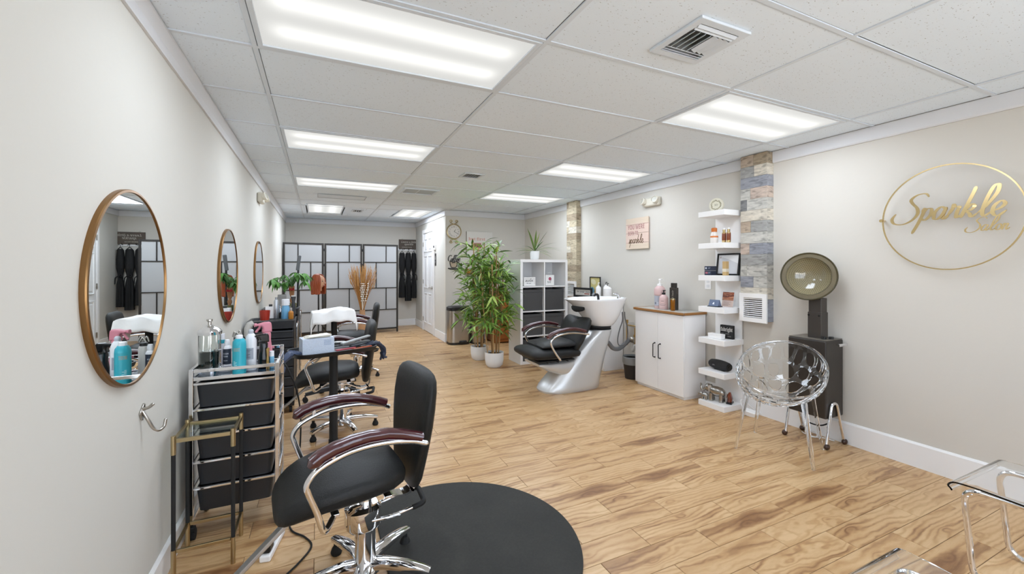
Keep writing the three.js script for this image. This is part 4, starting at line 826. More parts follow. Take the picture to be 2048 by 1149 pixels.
{
  const o = bottle('spray_bottle', 'white spray bottle with grey label between turquoise and black bottles', [-0.329, TOPY, 2.64], [['body', [[0, 0], [0.025, 0], [0.027, 0.005], [0.027, 0.16], [0.024, 0.18], [0.014, 0.195], [0, 0.196]], whitePl], ['cap', [[0, 0.195], [0.012, 0.195], [0.013, 0.21], [0.008, 0.218], [0, 0.218]], std(0xb8bcc4, 0.3)]]);
  wrap(0.0274, 0.06, 0.12, printed(128, 128, c => { c.fillStyle = '#9a9da6'; c.fillRect(0, 0, 128, 128); c.fillStyle = '#5b5f68'; for (let i = 0; i < 6; i++) c.fillRect(16, 20 + i * 16, 90 - (i * 23) % 50, 5); }), o, 0.9, -0.35);
}
function triggerBottle(label, at, turn, h, r, bodyMat, headMat, trans) {
  const o = thing('trigger_sprayer', label, 'spray bottle', at, turn);
  part('body', lathe([[0, 0], [r * 0.9, 0], [r, 0.008], [r * 0.96, h * 0.3], [r * 0.72, h * 0.55], [r * 0.75, h * 0.7], [r * 0.6, h * 0.76], [0, h * 0.77]], 28), bodyMat, o);
  part('head', ext(spline2([[-0.026, h * 0.75], [-0.022, h * 0.97], [0.0, h], [0.02, h * 0.99], [0.045, h * 0.96], [0.05, h * 0.925], [0.03, h * 0.91], [0.02, h * 0.84], [0.02, h * 0.75]], 60), 0.034, 0.008).translate(0, 0, -0.017), headMat, o);
  part('trigger', tube([V(0.032, h * 0.91, 0), V(0.04, h * 0.85, 0), V(0.052, h * 0.78, 0)], 0.0065), headMat, o);
  part('nozzle', cyl(0.009, 0.011, 0.014, 0.055, h * 0.943, 0, 16, 0, 0, PI / 2), headMat, o);
}
triggerBottle('black continuous-mist sprayer bottle on the drawer cart', [-0.271, TOPY, 2.65], PI + 0.2, 0.19, 0.028, M.blackGloss, M.blackGloss);
triggerBottle('pink fine-mist sprayer bottle standing behind the black sprayer', [-0.272, TOPY, 2.8], PI + 0.3, 0.235, 0.031, std(0xcf8291, 0.4), std(0xcf8291, 0.4));
bottle('cream_tube', 'small light blue and white tube at the right end of the cart', [-0.232, TOPY, 2.65], [['tube', [[0, 0], [0.011, 0], [0.012, 0.03], [0.012, 0.062], [0, 0.064]], std(0x79b5d4, 0.4)], ['cap', [[0, 0.062], [0.0115, 0.062], [0.0115, 0.09], [0, 0.09]], whitePl]]);
{
  const o = bottle('mousse_bottle', 'white pump bottle with dark navy label beside the glass jar', [-0.443, TOPY + 0.026, 2.68], [['body', [[0, 0], [0.018, 0], [0.0195, 0.004], [0.0195, 0.094], [0.016, 0.104], [0.012, 0.108], [0, 0.109]], whitePl], ['pump', [[0, 0.108], [0.012, 0.108], [0.013, 0.125], [0.01, 0.138], [0, 0.139]], whitePl]]);
  wrap(0.0198, 0.008, 0.09, textBand('#232a3a', '#dfe3ea', [['DESIGN', 90, 34], ['FOAM', 135, 34], ['volume', 200, 24]]), o, 1.6, -0.3);
}
bottle('shaving_tin', 'low round white dish on the front of the drawer cart', [-0.443, TOPY, 2.68], [['dish', [[0, 0], [0.042, 0], [0.045, 0.006], [0.045, 0.02], [0.04, 0.025], [0.037, 0.018], [0, 0.017]], whitePl]], 'dish');
{
  const o = bottle('lotion_bottle', 'slim bottle with white cap and teal collar behind the mousse bottle', [-0.487, TOPY, 2.79], [['body', [[0, 0], [0.014, 0], [0.016, 0.006], [0.016, 0.12], [0.012, 0.13], [0, 0.131]], std(0xc9c6cc, 0.4)], ['collar', [[0, 0.13], [0.014, 0.13], [0.015, 0.15], [0, 0.151]], teal], ['cap', [[0, 0.15], [0.0145, 0.15], [0.0145, 0.182], [0, 0.183]], whitePl]]);
}
bottle('hair_spray_can', 'tall off-white can behind the turquoise bottle on the cart', [-0.405, TOPY, 2.72], [['body', [[0, 0], [0.021, 0], [0.022, 0.006], [0.022, 0.14], [0.018, 0.152], [0, 0.153]], std(0xd6d2cc, 0.4)], ['cap', [[0, 0.152], [0.016, 0.152], [0.016, 0.168], [0, 0.169]], M.blackPlastic]]);
{
  const o = thing('hair_clip', 'dark metal hair clip perched on the off-white can', 'hair clip', [-0.405, TOPY + 0.169, 2.72]);
  part('claw', [tube([V(-0.02, 0.005, 0), V(-0.012, 0.03, 0), V(0, 0.014, 0), V(0.012, 0.034, 0), V(0.022, 0.008, 0)], 0.0035), tube([V(-0.012, 0.004, 0.012), V(0, 0.026, 0.012), V(0.014, 0.004, 0.012)], 0.0035)], M.steel, o);
  part('spring', new THREE.TorusGeometry(0.006, 0.002, 6, 14).translate(0, 0.014, 0.006), M.steel, o);
}
{
  const o = thing('hair_clip', 'small brass clip standing at the right end of the cart', 'hair clip', [-0.25, TOPY, 2.62]);
  part('blade', [rod(V(-0.004, 0, 0), V(0.004, 0.115, 0), 0.004, 0.006), rod(V(0.006, 0, 0), V(-0.002, 0.11, 0), 0.004, 0.005)], M.brass, o);
}
// black power cord hanging from the cart, and power strip on the floor
solo('extension_cord', tube([V(-0.17, 0.83, -2.62), V(-0.15, 0.8, -2.6), V(-0.11, 0.68, -2.62), V(-0.09, 0.5, -2.66), V(-0.1, 0.25, -2.66), V(-0.13, 0.05, -2.6), V(-0.14, 0.006, -2.52), V(-0.12, 0.006, -2.42), V(-0.06, 0.006, -2.34), V(-0.03, 0.006, -2.25), V(-0.08, 0.006, -2.15), V(-0.16, 0.006, -2.05)], 0.0045, 160, 8), M.rubber, 'black extension cord trailing from the drawer cart to the floor', 'cord');
{
  const o = thing('power_strip', 'white power strip with a black plug on the floor by the nearest chair', 'power strip', [-0.2, 0, 2.33], 1.35);
  part('body', soft(0.22, 0.03, 0.048, 0, 0.015, 0, 0.008), M.white, o);
  part('rocker', box(0.025, 0.006, 0.015, 0.085, 0.032, 0, 0.002), std(0xb01c22, 0.3), o);
  for (let i = 0; i < 3; i++) part('outlet', box(0.024, 0.002, 0.03, -0.06 + i * 0.045, 0.0305, 0, 0.0005), M.trimGrey, o);
  const pl = part('plug', soft(0.06, 0.04, 0.036, -0.065, 0.05, 0, 0.008), M.blackPlastic, o);
  part('indicator', cyl(0.006, 0.006, 0.002, -0.065, 0.071, 0, 14), std(0xc0551f, 0.3), pl);
}

// ---------------------------------------------------------------- slim gold and black side table
{
  const o = thing('side_table', 'slim side table with gold corners, black legs and a glass top', 'side table', [-0.465, 0, 2.393]);
  const W = 0.22, H = 0.6, r = 0.0085;
  for (const sx of [-1, 1]) for (const sz of [-1, 1]) {
    const x = sx * W / 2, z = sz * W / 2, leg = part('leg', rod(V(x, 0.12, z), V(x, 0.545, z), r, r, 16), M.blackMatte, o);
    part('foot', rod(V(x, 0, z), V(x, 0.122, z), r * 1.15, r * 1.15, 16), M.paleGold, leg); part('corner_post', rod(V(x, 0.54, z), V(x, H + 0.022, z), r * 1.15, r * 1.15, 16), M.paleGold, leg);
  }
  for (const [y, k] of [[H, 0.014], [0.115, 0.012]]) for (const s of [-1, 1]) {
    part('rail', box(W - 0.02, k * 1.2, k, 0, y, s * W / 2, 0.002), M.paleGold, o); part('rail', box(k, k * 1.2, W - 0.02, s * W / 2, y, 0, 0.002), M.paleGold, o);
  }
  part('glass_top', box(W - 0.016, 0.005, W - 0.016, 0, H - 0.0005, 0, 0.001), phy(0xeef5f2, 0.01, { transmission: 1, thickness: 0, ior: 1.5 }), o);
}

// ---------------------------------------------------------------- dark plastic salon trolley
const trolleyAt = (label, at, turn) => {
  const o = thing('salon_trolley', label, 'trolley', at, turn, 'dark salon trolleys');
  const w = 0.38, d = 0.36;
  part('top_tray', [loft([ring(0, 0.79, 0, w / 2, d / 2, 12, 48), ring(0, 0.862, 0, w / 2 + 0.006, d / 2 + 0.006, 12, 48), ring(0, 0.862, 0, w / 2 - 0.014, d / 2 - 0.014, 12, 48), ring(0, 0.845, 0, w / 2 - 0.02, d / 2 - 0.02, 12, 48)], 0.5)], M.darkGrey, o);
  part('carcass', [box(0.012, 0.71, d - 0.01, -w / 2 + 0.006, 0.435, 0, 0.002), box(0.012, 0.71, d - 0.01, w / 2 - 0.006, 0.435, 0, 0.002), box(w - 0.026, 0.71, 0.01, 0, 0.435, -d / 2 + 0.01, 0.002), box(w, 0.03, d, 0, 0.075, 0, 0.006)], M.blackPlastic, o);
  let y = 0.775; for (const h of [0.075, 0.09, 0.09, 0.09, 0.09, 0.09, 0.1]) { const dr = part('drawer', [box(w - 0.03, h - 0.006, d - 0.04, 0, y - h / 2, 0, 0.004), soft(w - 0.012, h - 0.006, 0.02, 0, y - h / 2, d / 2 + 0.004, 0.006)], M.darkGrey, o); part('pull_lip', soft(w - 0.03, 0.012, 0.016, 0, y - 0.012, d / 2 + 0.014, 0.005), M.darkGrey, dr); y -= h; }
  for (const s of [-1, 1]) part('side_rail', bent([V(s * (w / 2 + 0.02), 0.1, d / 2 - 0.05), V(s * (w / 2 + 0.02), 0.82, d / 2 - 0.05), V(s * (w / 2 + 0.02), 0.82, -d / 2 + 0.05), V(s * (w / 2 + 0.02), 0.1, -d / 2 + 0.05)], 0.007, 0.03), M.chrome, o);
  for (const sx of [-1, 1]) for (const sz of [-1, 1]) part('caster', [cyl(0.028, 0.028, 0.022, sx * (w / 2 - 0.03), 0.028, sz * (d / 2 - 0.03), 18, 0, 0, PI / 2), cyl(0.01, 0.014, 0.03, sx * (w / 2 - 0.03), 0.054, sz * (d / 2 - 0.03), 12)], M.rubber, o);
  return o;
};
trolleyAt('dark grey plastic salon trolley behind the chrome drawer cart', [-0.395, 0, 4.6], 0);
trolleyAt('dark grey plastic salon trolley under the leafy plant', [-0.41, 0, 5.85], 0);
const TROL = 0.864;
bottle('sharps_cup', 'red plastic cup on the dark trolley', [-0.455, TROL, 4.54], [['cup', [[0, 0], [0.038, 0], [0.045, 0.09], [0.042, 0.09], [0.036, 0.006], [0, 0.006]], std(0xa82e1c, 0.35)]], 'cup');
{
  const o = thing('product_box', 'white carton with dark print behind the red cup', 'box', [-0.42, TROL, 4.68], 0.1);
  part('carton', box(0.09, 0.115, 0.05, 0, 0.0575, 0, 0.002), M.white, o); part('flap', box(0.03, 0.02, 0.03, 0, 0.125, 0, 0.002), M.blackPlastic, o);
}
bottle('spray_can', 'slim silver spray can on the dark trolley', [-0.37, TROL, 4.65], [['body', [[0, 0], [0.019, 0], [0.021, 0.006], [0.021, 0.165], [0.016, 0.182], [0, 0.183]], silverCan], ['cap', [[0, 0.182], [0.011, 0.182], [0.011, 0.205], [0, 0.206]], std(0xa9abb0, 0.3, { metalness: 0.8 })]]);
bottle('liquid_bottle', 'blue liquid bottle with wide white cap on the dark trolley', [-0.285, TROL, 4.58], [['body', [[0, 0], [0.036, 0], [0.039, 0.008], [0.036, 0.1], [0.027, 0.13], [0, 0.131]], std(0x6fa9cf, 0.2)], ['cap', [[0, 0.13], [0.034, 0.13], [0.034, 0.185], [0.03, 0.188], [0, 0.188]], whitePl]]);
bottle('oil_bottle', 'small amber oil bottle beside the blue bottle', [-0.237, TROL, 4.53], [['body', [[0, 0], [0.021, 0], [0.023, 0.006], [0.023, 0.065], [0.012, 0.08], [0, 0.081]], std(0xb9792f, 0.2)], ['cap', [[0, 0.08], [0.011, 0.08], [0.011, 0.108], [0, 0.109]], M.steel]]);
{
  const o = thing('hair_clipper', 'upright charcoal hair clipper at the right end of the dark trolley', 'clipper', [-0.222, TROL, 4.66]);
  part('body', loft([ring(0, 0, 0, 0.017, 0.017), ring(0, 0.05, 0, 0.021, 0.019), ring(0, 0.12, 0, 0.018, 0.016), ring(0, 0.16, 0, 0.014, 0.013), ring(0, 0.19, 0, 0.021, 0.014), ring(0, 0.206, 0, 0.022, 0.012)]), std(0x2b2b2d, 0.4), o);
  part('blade', box(0.04, 0.012, 0.014, 0, 0.212, 0, 0.002), M.steel, o);
}
for (const [x, d, h, label] of [[-0.335, 4.7, 0.12, 'stack of chrome clips behind the blue bottle'], [-0.245, 4.7, 0.13, 'chrome clips standing behind the amber bottle']]) {
  const o = thing('clip_holder', label, 'hair clips', [x, TROL, d]);
  part('holder', cyl(0.02, 0.018, 0.05, 0, 0.025, 0, 20), M.blackPlastic, o);
  for (let i = 0; i < 7; i++) part('clip', rod(V(rr(-0.012, 0.012), 0.03, rr(-0.012, 0.012)), V(rr(-0.03, 0.03), h + rr(-0.03, 0.01), rr(-0.02, 0.02)), 0.0035, 0.005, 8), M.chrome, o);
}
{ // hair dryer hanging at the wall side of the trolley
  const o = thing('hair_dryer', 'pale grey hair dryer hung between the dark trolley and the wall', 'hair dryer', [-0.575, 0, 4.38]);
  part('barrel', sweep([V(0.0, 0.66, 0), V(0, 0.75, 0), V(0.004, 0.81, 0), V(0.02, 0.85, 0.0), V(0.045, 0.862, 0)], t => { const r = mixn(0.022, 0.03, Math.sin(t * PI)); return Array.from({ length: 16 }, (_, i) => [r * Math.cos(i / 8 * PI), r * Math.sin(i / 8 * PI)]); }), std(0xc9c7c2, 0.4), o);
  part('handle', tube([V(-0.012, 0.75, 0.0), V(-0.02, 0.68, 0.03), V(-0.02, 0.6, 0.03)], 0.016), M.blackPlastic, o);
  part('hanging_ring', new THREE.TorusGeometry(0.022, 0.004, 8, 20).rotateY(PI / 2).translate(0.035, 0.83, 0), M.chrome, o);
}

// ---------------------------------------------------------------- leafy plant on the far trolley
function leafGeo(len, w, droop, cup = 0.15, n = 5) {              // a pointed leaf along +z, tip drooping
  const pos = [], idx = [], uv = [];
  for (let i = 0; i <= n; i++) { const t = i / n, hw = w * Math.sin(Math.min(1, t * 1.02) * PI) ** 0.8 * (1 - 0.25 * t) + 0.0006, y = -droop * t * t * len, z = len * t * (1 - 0.15 * droop * t); for (const s of [-1, 0, 1]) { pos.push(s * hw, y + Math.abs(s) * cup * hw, z); uv.push(s * 0.5 + 0.5, t); } }
  for (let i = 0; i < n; i++) for (let k = 0; k < 2; k++) { const a = i * 3 + k; idx.push(a, a + 3, a + 1, a + 1, a + 3, a + 4); }
  const g = new THREE.BufferGeometry(); g.setAttribute('position', new THREE.Float32BufferAttribute(pos, 3)); g.setAttribute('uv', new THREE.Float32BufferAttribute(uv, 2)); g.setIndex(idx); g.computeVertexNormals();
  return clean(g);
}
const leafMat = (c, t = 0.25) => phy(c, 0.5, { side: THREE.DoubleSide, transmission: t, thickness: 0 });
function leafAt(geo, mat, parent, p, yaw, pitch, roll = 0, s = 1, name = 'leaf') { const m = new THREE.Mesh(geo, mat); m.name = name; m.castShadow = m.receiveShadow = true; m.position.copy(p); m.rotation.order = 'YXZ'; m.rotation.set(pitch, yaw, roll); m.scale.setScalar(s); parent.add(m); return m; }
{
  const o = thing('potted_plant', 'bushy money tree with hand-shaped leaves and a red ribbon on its trunk', 'plant', [-0.29, TROL, 5.72]);
  const mats = [leafMat(0x3f7326), leafMat(0x568f31), leafMat(0x2f5c1f)], geos = [leafGeo(0.1, 0.02, 0.5), leafGeo(0.12, 0.022, 0.7)];
  part('pot', lathe([[0, 0], [0.045, 0], [0.055, 0.06], [0.052, 0.06], [0.046, 0.05], [0, 0.05]], 28), std(0x6e7049, 0.4), o);
  part('trunk', [-1, 0, 1].map(k => tube([V(k * 0.012, 0.04, 0), V(-k * 0.012, 0.1, 0.008), V(k * 0.012, 0.16, -0.006), V(k * 0.02, 0.26, 0)], 0.011)), std(0xa07048, 0.7), o);
  part('ribbon', [lathe([[0.02, 0.215], [0.027, 0.215], [0.027, 0.235], [0.02, 0.235]], 20), tube([V(0, 0.225, 0.026), V(0.02, 0.24, 0.034), V(0.024, 0.222, 0.034), V(0, 0.225, 0.028)], 0.006), tube([V(0, 0.225, 0.026), V(-0.02, 0.24, 0.034), V(-0.024, 0.222, 0.034), V(0, 0.225, 0.028)], 0.006)], std(0xa51f22, 0.6), o);
  for (let k = 0; k < 17; k++) {
    const a = k * 2.4, r = 0.05 + 0.2 * Math.sqrt((k + 0.5) / 17), tip = V(Math.cos(a) * r * (Math.cos(a) < 0 ? 1.05 : 0.75), rr(0.33, 0.5) - r * 0.25, Math.sin(a) * r * 0.65);
    part('branch', tube([V(0, 0.24, 0), V(tip.x * 0.4, 0.3 + tip.y * 0.15, tip.z * 0.4), tip], 0.0028, 12, 6), mats[0], o);
    for (let q = 0; q < 6; q++) leafAt(pick(geos), pick(mats), o, tip, q / 6 * 2 * PI + rr(-0.2, 0.2), rr(0.1, 0.65), rr(-0.3, 0.3), rr(0.75, 1.1));
  }
}
{
  const o = thing('tissue_box', 'plain grey box behind the plant trunk on the far trolley', 'box', [-0.39, TROL, 5.66], 0.1);
  part('carton', box(0.09, 0.17, 0.09, 0, 0.085, 0, 0.003), std(0x9d9c9a, 0.6), o); part('sleeve', box(0.091, 0.1, 0.091, 0, 0.11, 0, 0.003), std(0x8f8e8c, 0.6), o);
}
{
  const o = thing('hair_brush', 'grey paddle brush standing tall behind the leafy plant', 'brush', [-0.235, TROL, 5.88]);
  part('handle', rod(V(0, 0, 0), V(0.008, 0.46, 0), 0.01, 0.012), M.blackPlastic, o);
  part('paddle', soft(0.04, 0.19, 0.02, 0.012, 0.55, 0, 0.01, 0, 0, -0.12), std(0x57595c, 0.5), o);
}

// ---------------------------------------------------------------- training head on a tripod
{
  const o = thing('training_head', 'mannequin training head with long auburn hair on a tripod', 'mannequin head', [0.005, 0, 7.2], 1.0);
  const skin = std(0xc99a7a, 0.5), Y = 1.03;
  part('head', loft([[0, 0.045, 0.045, 0], [0.05, 0.045, 0.047, 0], [0.075, 0.05, 0.07, 0.012], [0.1, 0.058, 0.082, 0.014], [0.14, 0.068, 0.088, 0.008], [0.18, 0.072, 0.092, 0.0], [0.21, 0.068, 0.085, -0.004], [0.235, 0.05, 0.062, -0.006], [0.248, 0.022, 0.028, -0.006]].map(([y, hx, hz, z]) => ring(0, Y + y - 0.04, z, hx, hz, 2, 28)), 1.2), skin, o);
  part('nose', loft([ring(0, Y + 0.105, 0.1, 0.006, 0.004, 2, 10), ring(0, Y + 0.078, 0.108, 0.012, 0.012, 2, 10), ring(0, Y + 0.07, 0.1, 0.009, 0.008, 2, 10)]), skin, o);
  part('lips', soft(0.038, 0.011, 0.012, 0, Y + 0.045, 0.094, 0.005), std(0xa8565a, 0.4), o);
  for (const s of [-1, 1]) { part('eye', new THREE.SphereGeometry(0.01, 12, 8).scale(1.3, 0.7, 0.6).translate(s * 0.03, Y + 0.108, 0.086), std(0x2a1f1a, 0.3), o); part('eyebrow', soft(0.032, 0.005, 0.006, s * 0.03, Y + 0.128, 0.086, 0.002), std(0x5a2c17, 0.8), o); }
  const hair = std(0x94431c, 0.5), locks = [];
  for (let k = 0; k < 110; k++) {
    const a = -2.35 + 4.7 * (k / 109), b = PI / 2 * 3 + a;                        // around the back, leaving the face free
    const cx = Math.cos(b), cz = Math.sin(b), wv = rr(-0.006, 0.006), l = rr(0.9, 1.05);
    locks.push(tube([V(cx * 0.01, Y + 0.222, cz * 0.012 - 0.01), V(cx * 0.06, Y + 0.2, cz * 0.07 - 0.006), V(cx * 0.086 + wv, Y + 0.12, cz * 0.1), V(cx * 0.092 + wv * 2, Y + 0.03, cz * 0.1 + wv), V(cx * 0.098 - wv, Y - 0.085 * l, cz * 0.098)], 0.0085, 14, 5));
  }
  const h = part('hair', locks, hair, o);
  part('post', [rod(V(0, 0.45, 0), V(0, Y - 0.03, 0), 0.012), cyl(0.03, 0.024, 0.05, 0, Y - 0.06, 0, 20), cyl(0.022, 0.022, 0.05, 0, 0.5, 0, 18)], M.blackPlastic, o);
  for (let k = 0; k < 3; k++) { const a = k * 2.094 + 0.5; part('tripod_leg', [rod(V(0.02 * Math.cos(a), 0.5, 0.02 * Math.sin(a)), V(0.34 * Math.cos(a), 0.012, 0.34 * Math.sin(a)), 0.01, 0.009), new THREE.SphereGeometry(0.014, 10, 8).translate(0.34 * Math.cos(a), 0.014, 0.34 * Math.sin(a))], M.blackPlastic, o); }
}

// ---------------------------------------------------------------- dried grasses in a floor vase by the screen
{
  const o = thing('dried_grass_vase', 'floor vase of tall dried grasses and white twigs before the screen', 'vase', [0.79, 0, 8.72]);
  part('vase', lathe([[0, 0], [0.07, 0], [0.08, 0.1], [0.072, 0.3], [0.05, 0.46], [0.055, 0.52], [0.048, 0.52], [0.044, 0.46], [0, 0.44]], 28), std(0xa9825e, 0.5), o);
  const stalks = [], heads = [], white = [];
  for (let k = 0; k < 170; k++) {
    const a = rr(0, 2 * PI), s = Math.sqrt(rnd()) * 0.27, h = rr(1.1, 1.4) - s * 0.15, x = Math.cos(a) * s, z = Math.sin(a) * s * 0.35, t = [V(x * 0.1, 0.5, z * 0.1), V(x * 0.45, 0.5 + (h - 0.5) * 0.5, z * 0.45), V(x, h, z)];
    stalks.push(tube(t, 0.0025, 8, 4)); if (k % 2) heads.push(rod(V(x * 0.86, h - 0.13, z * 0.86), V(x * 1.02, h + 0.06, z), 0.006, 0.002, 5));
  }
  for (let k = 0; k < 9; k++) { const a = rr(-0.06, 0.12), z = rr(0.04, 0.09); white.push(tube([V(0, 0.5, 0.02), V(a * 0.5, 0.75, z * 0.7), V(a, rr(0.95, 1.12), z)], 0.003, 10, 5)); for (let q = 0; q < 9; q++) white.push(new THREE.SphereGeometry(rr(0.007, 0.011), 6, 5).translate(a * (0.4 + q * 0.06) + rr(-0.02, 0.02), 0.7 + q * 0.042, z * (0.7 + q * 0.035) + 0.01)); }
  part('stalks', stalks, std(0xb07c40, 0.8), o).userData.kind = 'stuff';
  part('seed_heads', heads, std(0xb98d55, 0.85), o).userData.kind = 'stuff';
  part('white_twigs', white, std(0xe2dccf, 0.8), o).userData.kind = 'stuff';
}

// ---------------------------------------------------------------- bamboo plants in white pots
function bamboo(label, at, H, spin) {
  const o = thing('potted_bamboo', label, 'plant', at, 0, 'tall bamboo plants');
  part('pot', lathe([[0, 0], [0.09, 0], [0.115, 0.03], [0.128, 0.1], [0.13, 0.2], [0.122, 0.2], [0.118, 0.17], [0, 0.17]], 40), M.pot, o);
  part('soil', cyl(0.117, 0.117, 0.012, 0, 0.168, 0, 28), M.soil, o);
  const mats = [leafMat(0x6c8f38, 0.2), leafMat(0x8fb448, 0.2), leafMat(0x4c6d2c, 0.2), leafMat(0xb2c963, 0.2), leafMat(0x7da342, 0.2)];
  const geos = [leafGeo(0.17, 0.015, 0.3, 0.2, 4), leafGeo(0.15, 0.014, 0.6, 0.2, 4), leafGeo(0.19, 0.015, 0.45, 0.2, 4), leafGeo(0.14, 0.016, 0.15, 0.2, 4)];
  const canes = [];
  for (let k = 0; k < 7; k++) {
    const a = spin + k * 0.9, r = 0.03 + 0.035 * (k % 3), top = H * rr(0.7, 0.93), x = Math.cos(a) * r, z = Math.sin(a) * r, lx = Math.cos(a + 0.5) * rr(0.02, 0.11), lz = Math.sin(a + 0.5) * rr(0.02, 0.08);
    const path = [V(x, 0.16, z), V(x * 1.15 + lx * 0.3, top * 0.4, z * 1.15 + lz * 0.3), V(x * 1.2 + lx, top, z * 1.2 + lz)];
    canes.push(path);
    part('cane', tube(path, k % 2 ? 0.011 : 0.008, 20, 8), k % 3 ? M.cane : M.caneDark, o);
  }
  const sprays = [], lots = [[], [], []];
  for (let k = 0; k < 165; k++) {                                // sprays of leaves on short twigs
    const c = pick(canes), t = 0.36 + 0.64 * Math.pow(rnd(), 0.75), p = new THREE.CatmullRomCurve3(c).getPoint(Math.min(1, t)), yaw = rr(0, 2 * PI), out = rr(0.02, 0.27) * (t > 0.8 ? 0.75 : t < 0.4 ? 0.7 : 1);
    const tip = V(p.x + Math.sin(yaw) * out, p.y + rr(0.0, 0.1), p.z + Math.cos(yaw) * out * 0.8); if (tip.x > 0.2 && tip.z < 0.12) tip.x *= 0.6;   // keep clear of the shelf beside it
    sprays.push([tip, yaw]);
  }
  sprays.sort((a, b) => b[0].z - a[0].z);                        // the sprays nearest the room's middle first
  let count = 0;
  for (const [tip, yaw] of sprays) for (let q = 0, n = 4 + Math.floor(rnd() * 3); q < n; q++, count++) {
    const g = pick(geos), m = Math.floor(rnd() * 5), a = yaw + rr(-1.6, 1.6), pitch = rr(-1.0, 0.45), roll = rr(-0.6, 0.6), sc = rr(0.8, 1.35);
    if (count < 295) leafAt(g, mats[m], o, tip, a, pitch, roll, sc);
    else { const h = g.clone(), e = new THREE.Euler(pitch, a, roll, 'YXZ'); h.applyMatrix4(new THREE.Matrix4().compose(tip, new THREE.Quaternion().setFromEuler(e), V(sc, sc, sc))); lots[m % 3].push(h); }
  }
  lots.forEach((l, i) => { part('foliage', l, mats[i], o).userData.kind = 'stuff'; });
}
bamboo('tall leafy bamboo in a white pot, the farther one beside the bins', [2.16, 0, 5.8], 1.84, 0.3);
bamboo('tall leafy bamboo in a white pot, the nearer one beside the cube shelf', [2.19, 0, 5.3], 1.82, 1.2);

// ---------------------------------------------------------------- cube shelf with fabric bins
const CUBE = { x: 2.935, d: 5.415 };
{
  const o = thing('cube_shelf', 'tall white cube shelf with eight compartments', 'shelf', [CUBE.x, 0, CUBE.d]);
  const W = 0.77, H = 1.47, Dp = 0.39, t = 0.038, i = 0.016;
  part('side_panel', box(t, H - 2 * t, Dp, -W / 2 + t / 2, H / 2, 0, 0.001), M.white, o); part('side_panel', box(t, H - 2 * t, Dp, W / 2 - t / 2, H / 2, 0, 0.001), M.white, o);
  part('top_panel', box(W, t, Dp, 0, H - t / 2, 0, 0.001), M.white, o); part('bottom_panel', box(W, t, Dp, 0, t / 2, 0, 0.001), M.white, o);
  part('divider', box(i, H - 2 * t, Dp - 0.004, 0, H / 2, 0, 0.001), M.white, o);
  for (let k = 1; k < 4; k++) for (const s of [-1, 1]) part('shelf_board', box((W - 2 * t - i) / 2 - 0.0005, i, Dp - 0.004, s * ((W - 2 * t - i) / 4 + i / 2), t + k * (H - 2 * t) / 4, 0, 0.001), M.white, o);
  part('back_panel', box(W - 2 * t, H - 2 * t, 0.004, 0, H / 2, -Dp / 2 + 0.004, 0), M.whiteMatte, o);
  const cw = (W - 2 * t - i) / 2, ch = (H - 2 * t) / 4;
  for (let r = 0; r < 3; r++) for (const s of [-1, 1]) {
    const b = thing('fabric_bin', `dark grey fabric bin in the ${['bottom', 'third', 'second'][r]} row, ${s < 0 ? 'left' : 'right'} column of the cube shelf`, 'storage bin', [CUBE.x + s * (cw / 2 + i / 2), t + r * ch + (r ? i / 2 : 0), CUBE.d], 0, 'grey bins in the cube shelf');
    const rows = [[0.002, 1], [0.1, 0.985], [0.22, 0.99], [0.3, 1]].map(([y, k]) => ring(0, y, 0, (cw / 2 - 0.008) * k, (Dp / 2 - 0.02) * k, 16, 44));
    part('box', loft([...rows, ...[[0.3, 0.965], [0.02, 0.95]].map(([y, k]) => ring(0, y, 0, (cw / 2 - 0.008) * k, (Dp / 2 - 0.02) * k, 16, 44))], 0.6), M.fabric, b);
    part('hem', [tube([V(-cw / 2 + 0.015, 0.262, Dp / 2 - 0.019), V(-0.05, 0.258 + rr(-0.004, 0.004), Dp / 2 - 0.017), V(0.05, 0.262 + rr(-0.004, 0.004), Dp / 2 - 0.017), V(cw / 2 - 0.015, 0.259, Dp / 2 - 0.019)], 0.0025, 24, 6)], M.fabric, b);
  }
}
const SHELFTOP = 1.098;
{
  const o = thing('framed_sign', 'small white framed sign with black script in the cube shelf', 'sign', [2.71, SHELFTOP, 5.27], 0.08);
  part('frame', frameGeo(0.19, 0.12, 0.014, 0.018, 0, 0.06, 0), M.white, o);
  part('print', plane(0.165, 0.095, 0, 0.06, 0.006), printed(256, 150, c => { c.fillStyle = '#e9e8e6'; c.fillRect(0, 0, 256, 150); scriptDraw(c, 'snarlon', 30, 80, 36, 5, '#2b2b2b', 0.1); c.fillStyle = '#2b2b2b'; c.font = 'bold 30px sans-serif'; c.fillText('the soul', 60, 125); }), o);
  part('backing', box(0.17, 0.1, 0.004, 0, 0.06, 0.002, 0), M.whiteMatte, o);
}
{
  const o = thing('gift_bag', 'small white gift bag with a magenta flower in the cube shelf', 'gift bag', [3.04, SHELFTOP, 5.28], -0.05);
  part('bag', box(0.14, 0.15, 0.06, 0, 0.075, 0, 0.002), M.white, o);
  part('print', plane(0.136, 0.146, 0, 0.075, 0.0305), printed(192, 192, c => { c.fillStyle = '#ecebe9'; c.fillRect(0, 0, 192, 192); c.fillStyle = '#a3264e'; for (let i = 0; i < 9; i++) { c.beginPath(); c.arc(98 + 18 * Math.cos(i * 0.7), 70 + 18 * Math.sin(i * 0.7), 14, 0, 7); c.fill(); } scriptDraw(c, 'nol', 40, 150, 34, 4, '#333333', 0.1); }), o);
  part('handle', tube([V(-0.03, 0.148, 0.02), V(-0.025, 0.175, 0.02), V(0, 0.185, 0.02), V(0.025, 0.175, 0.02), V(0.03, 0.148, 0.02)], 0.0025), M.whiteMatte, o);
}
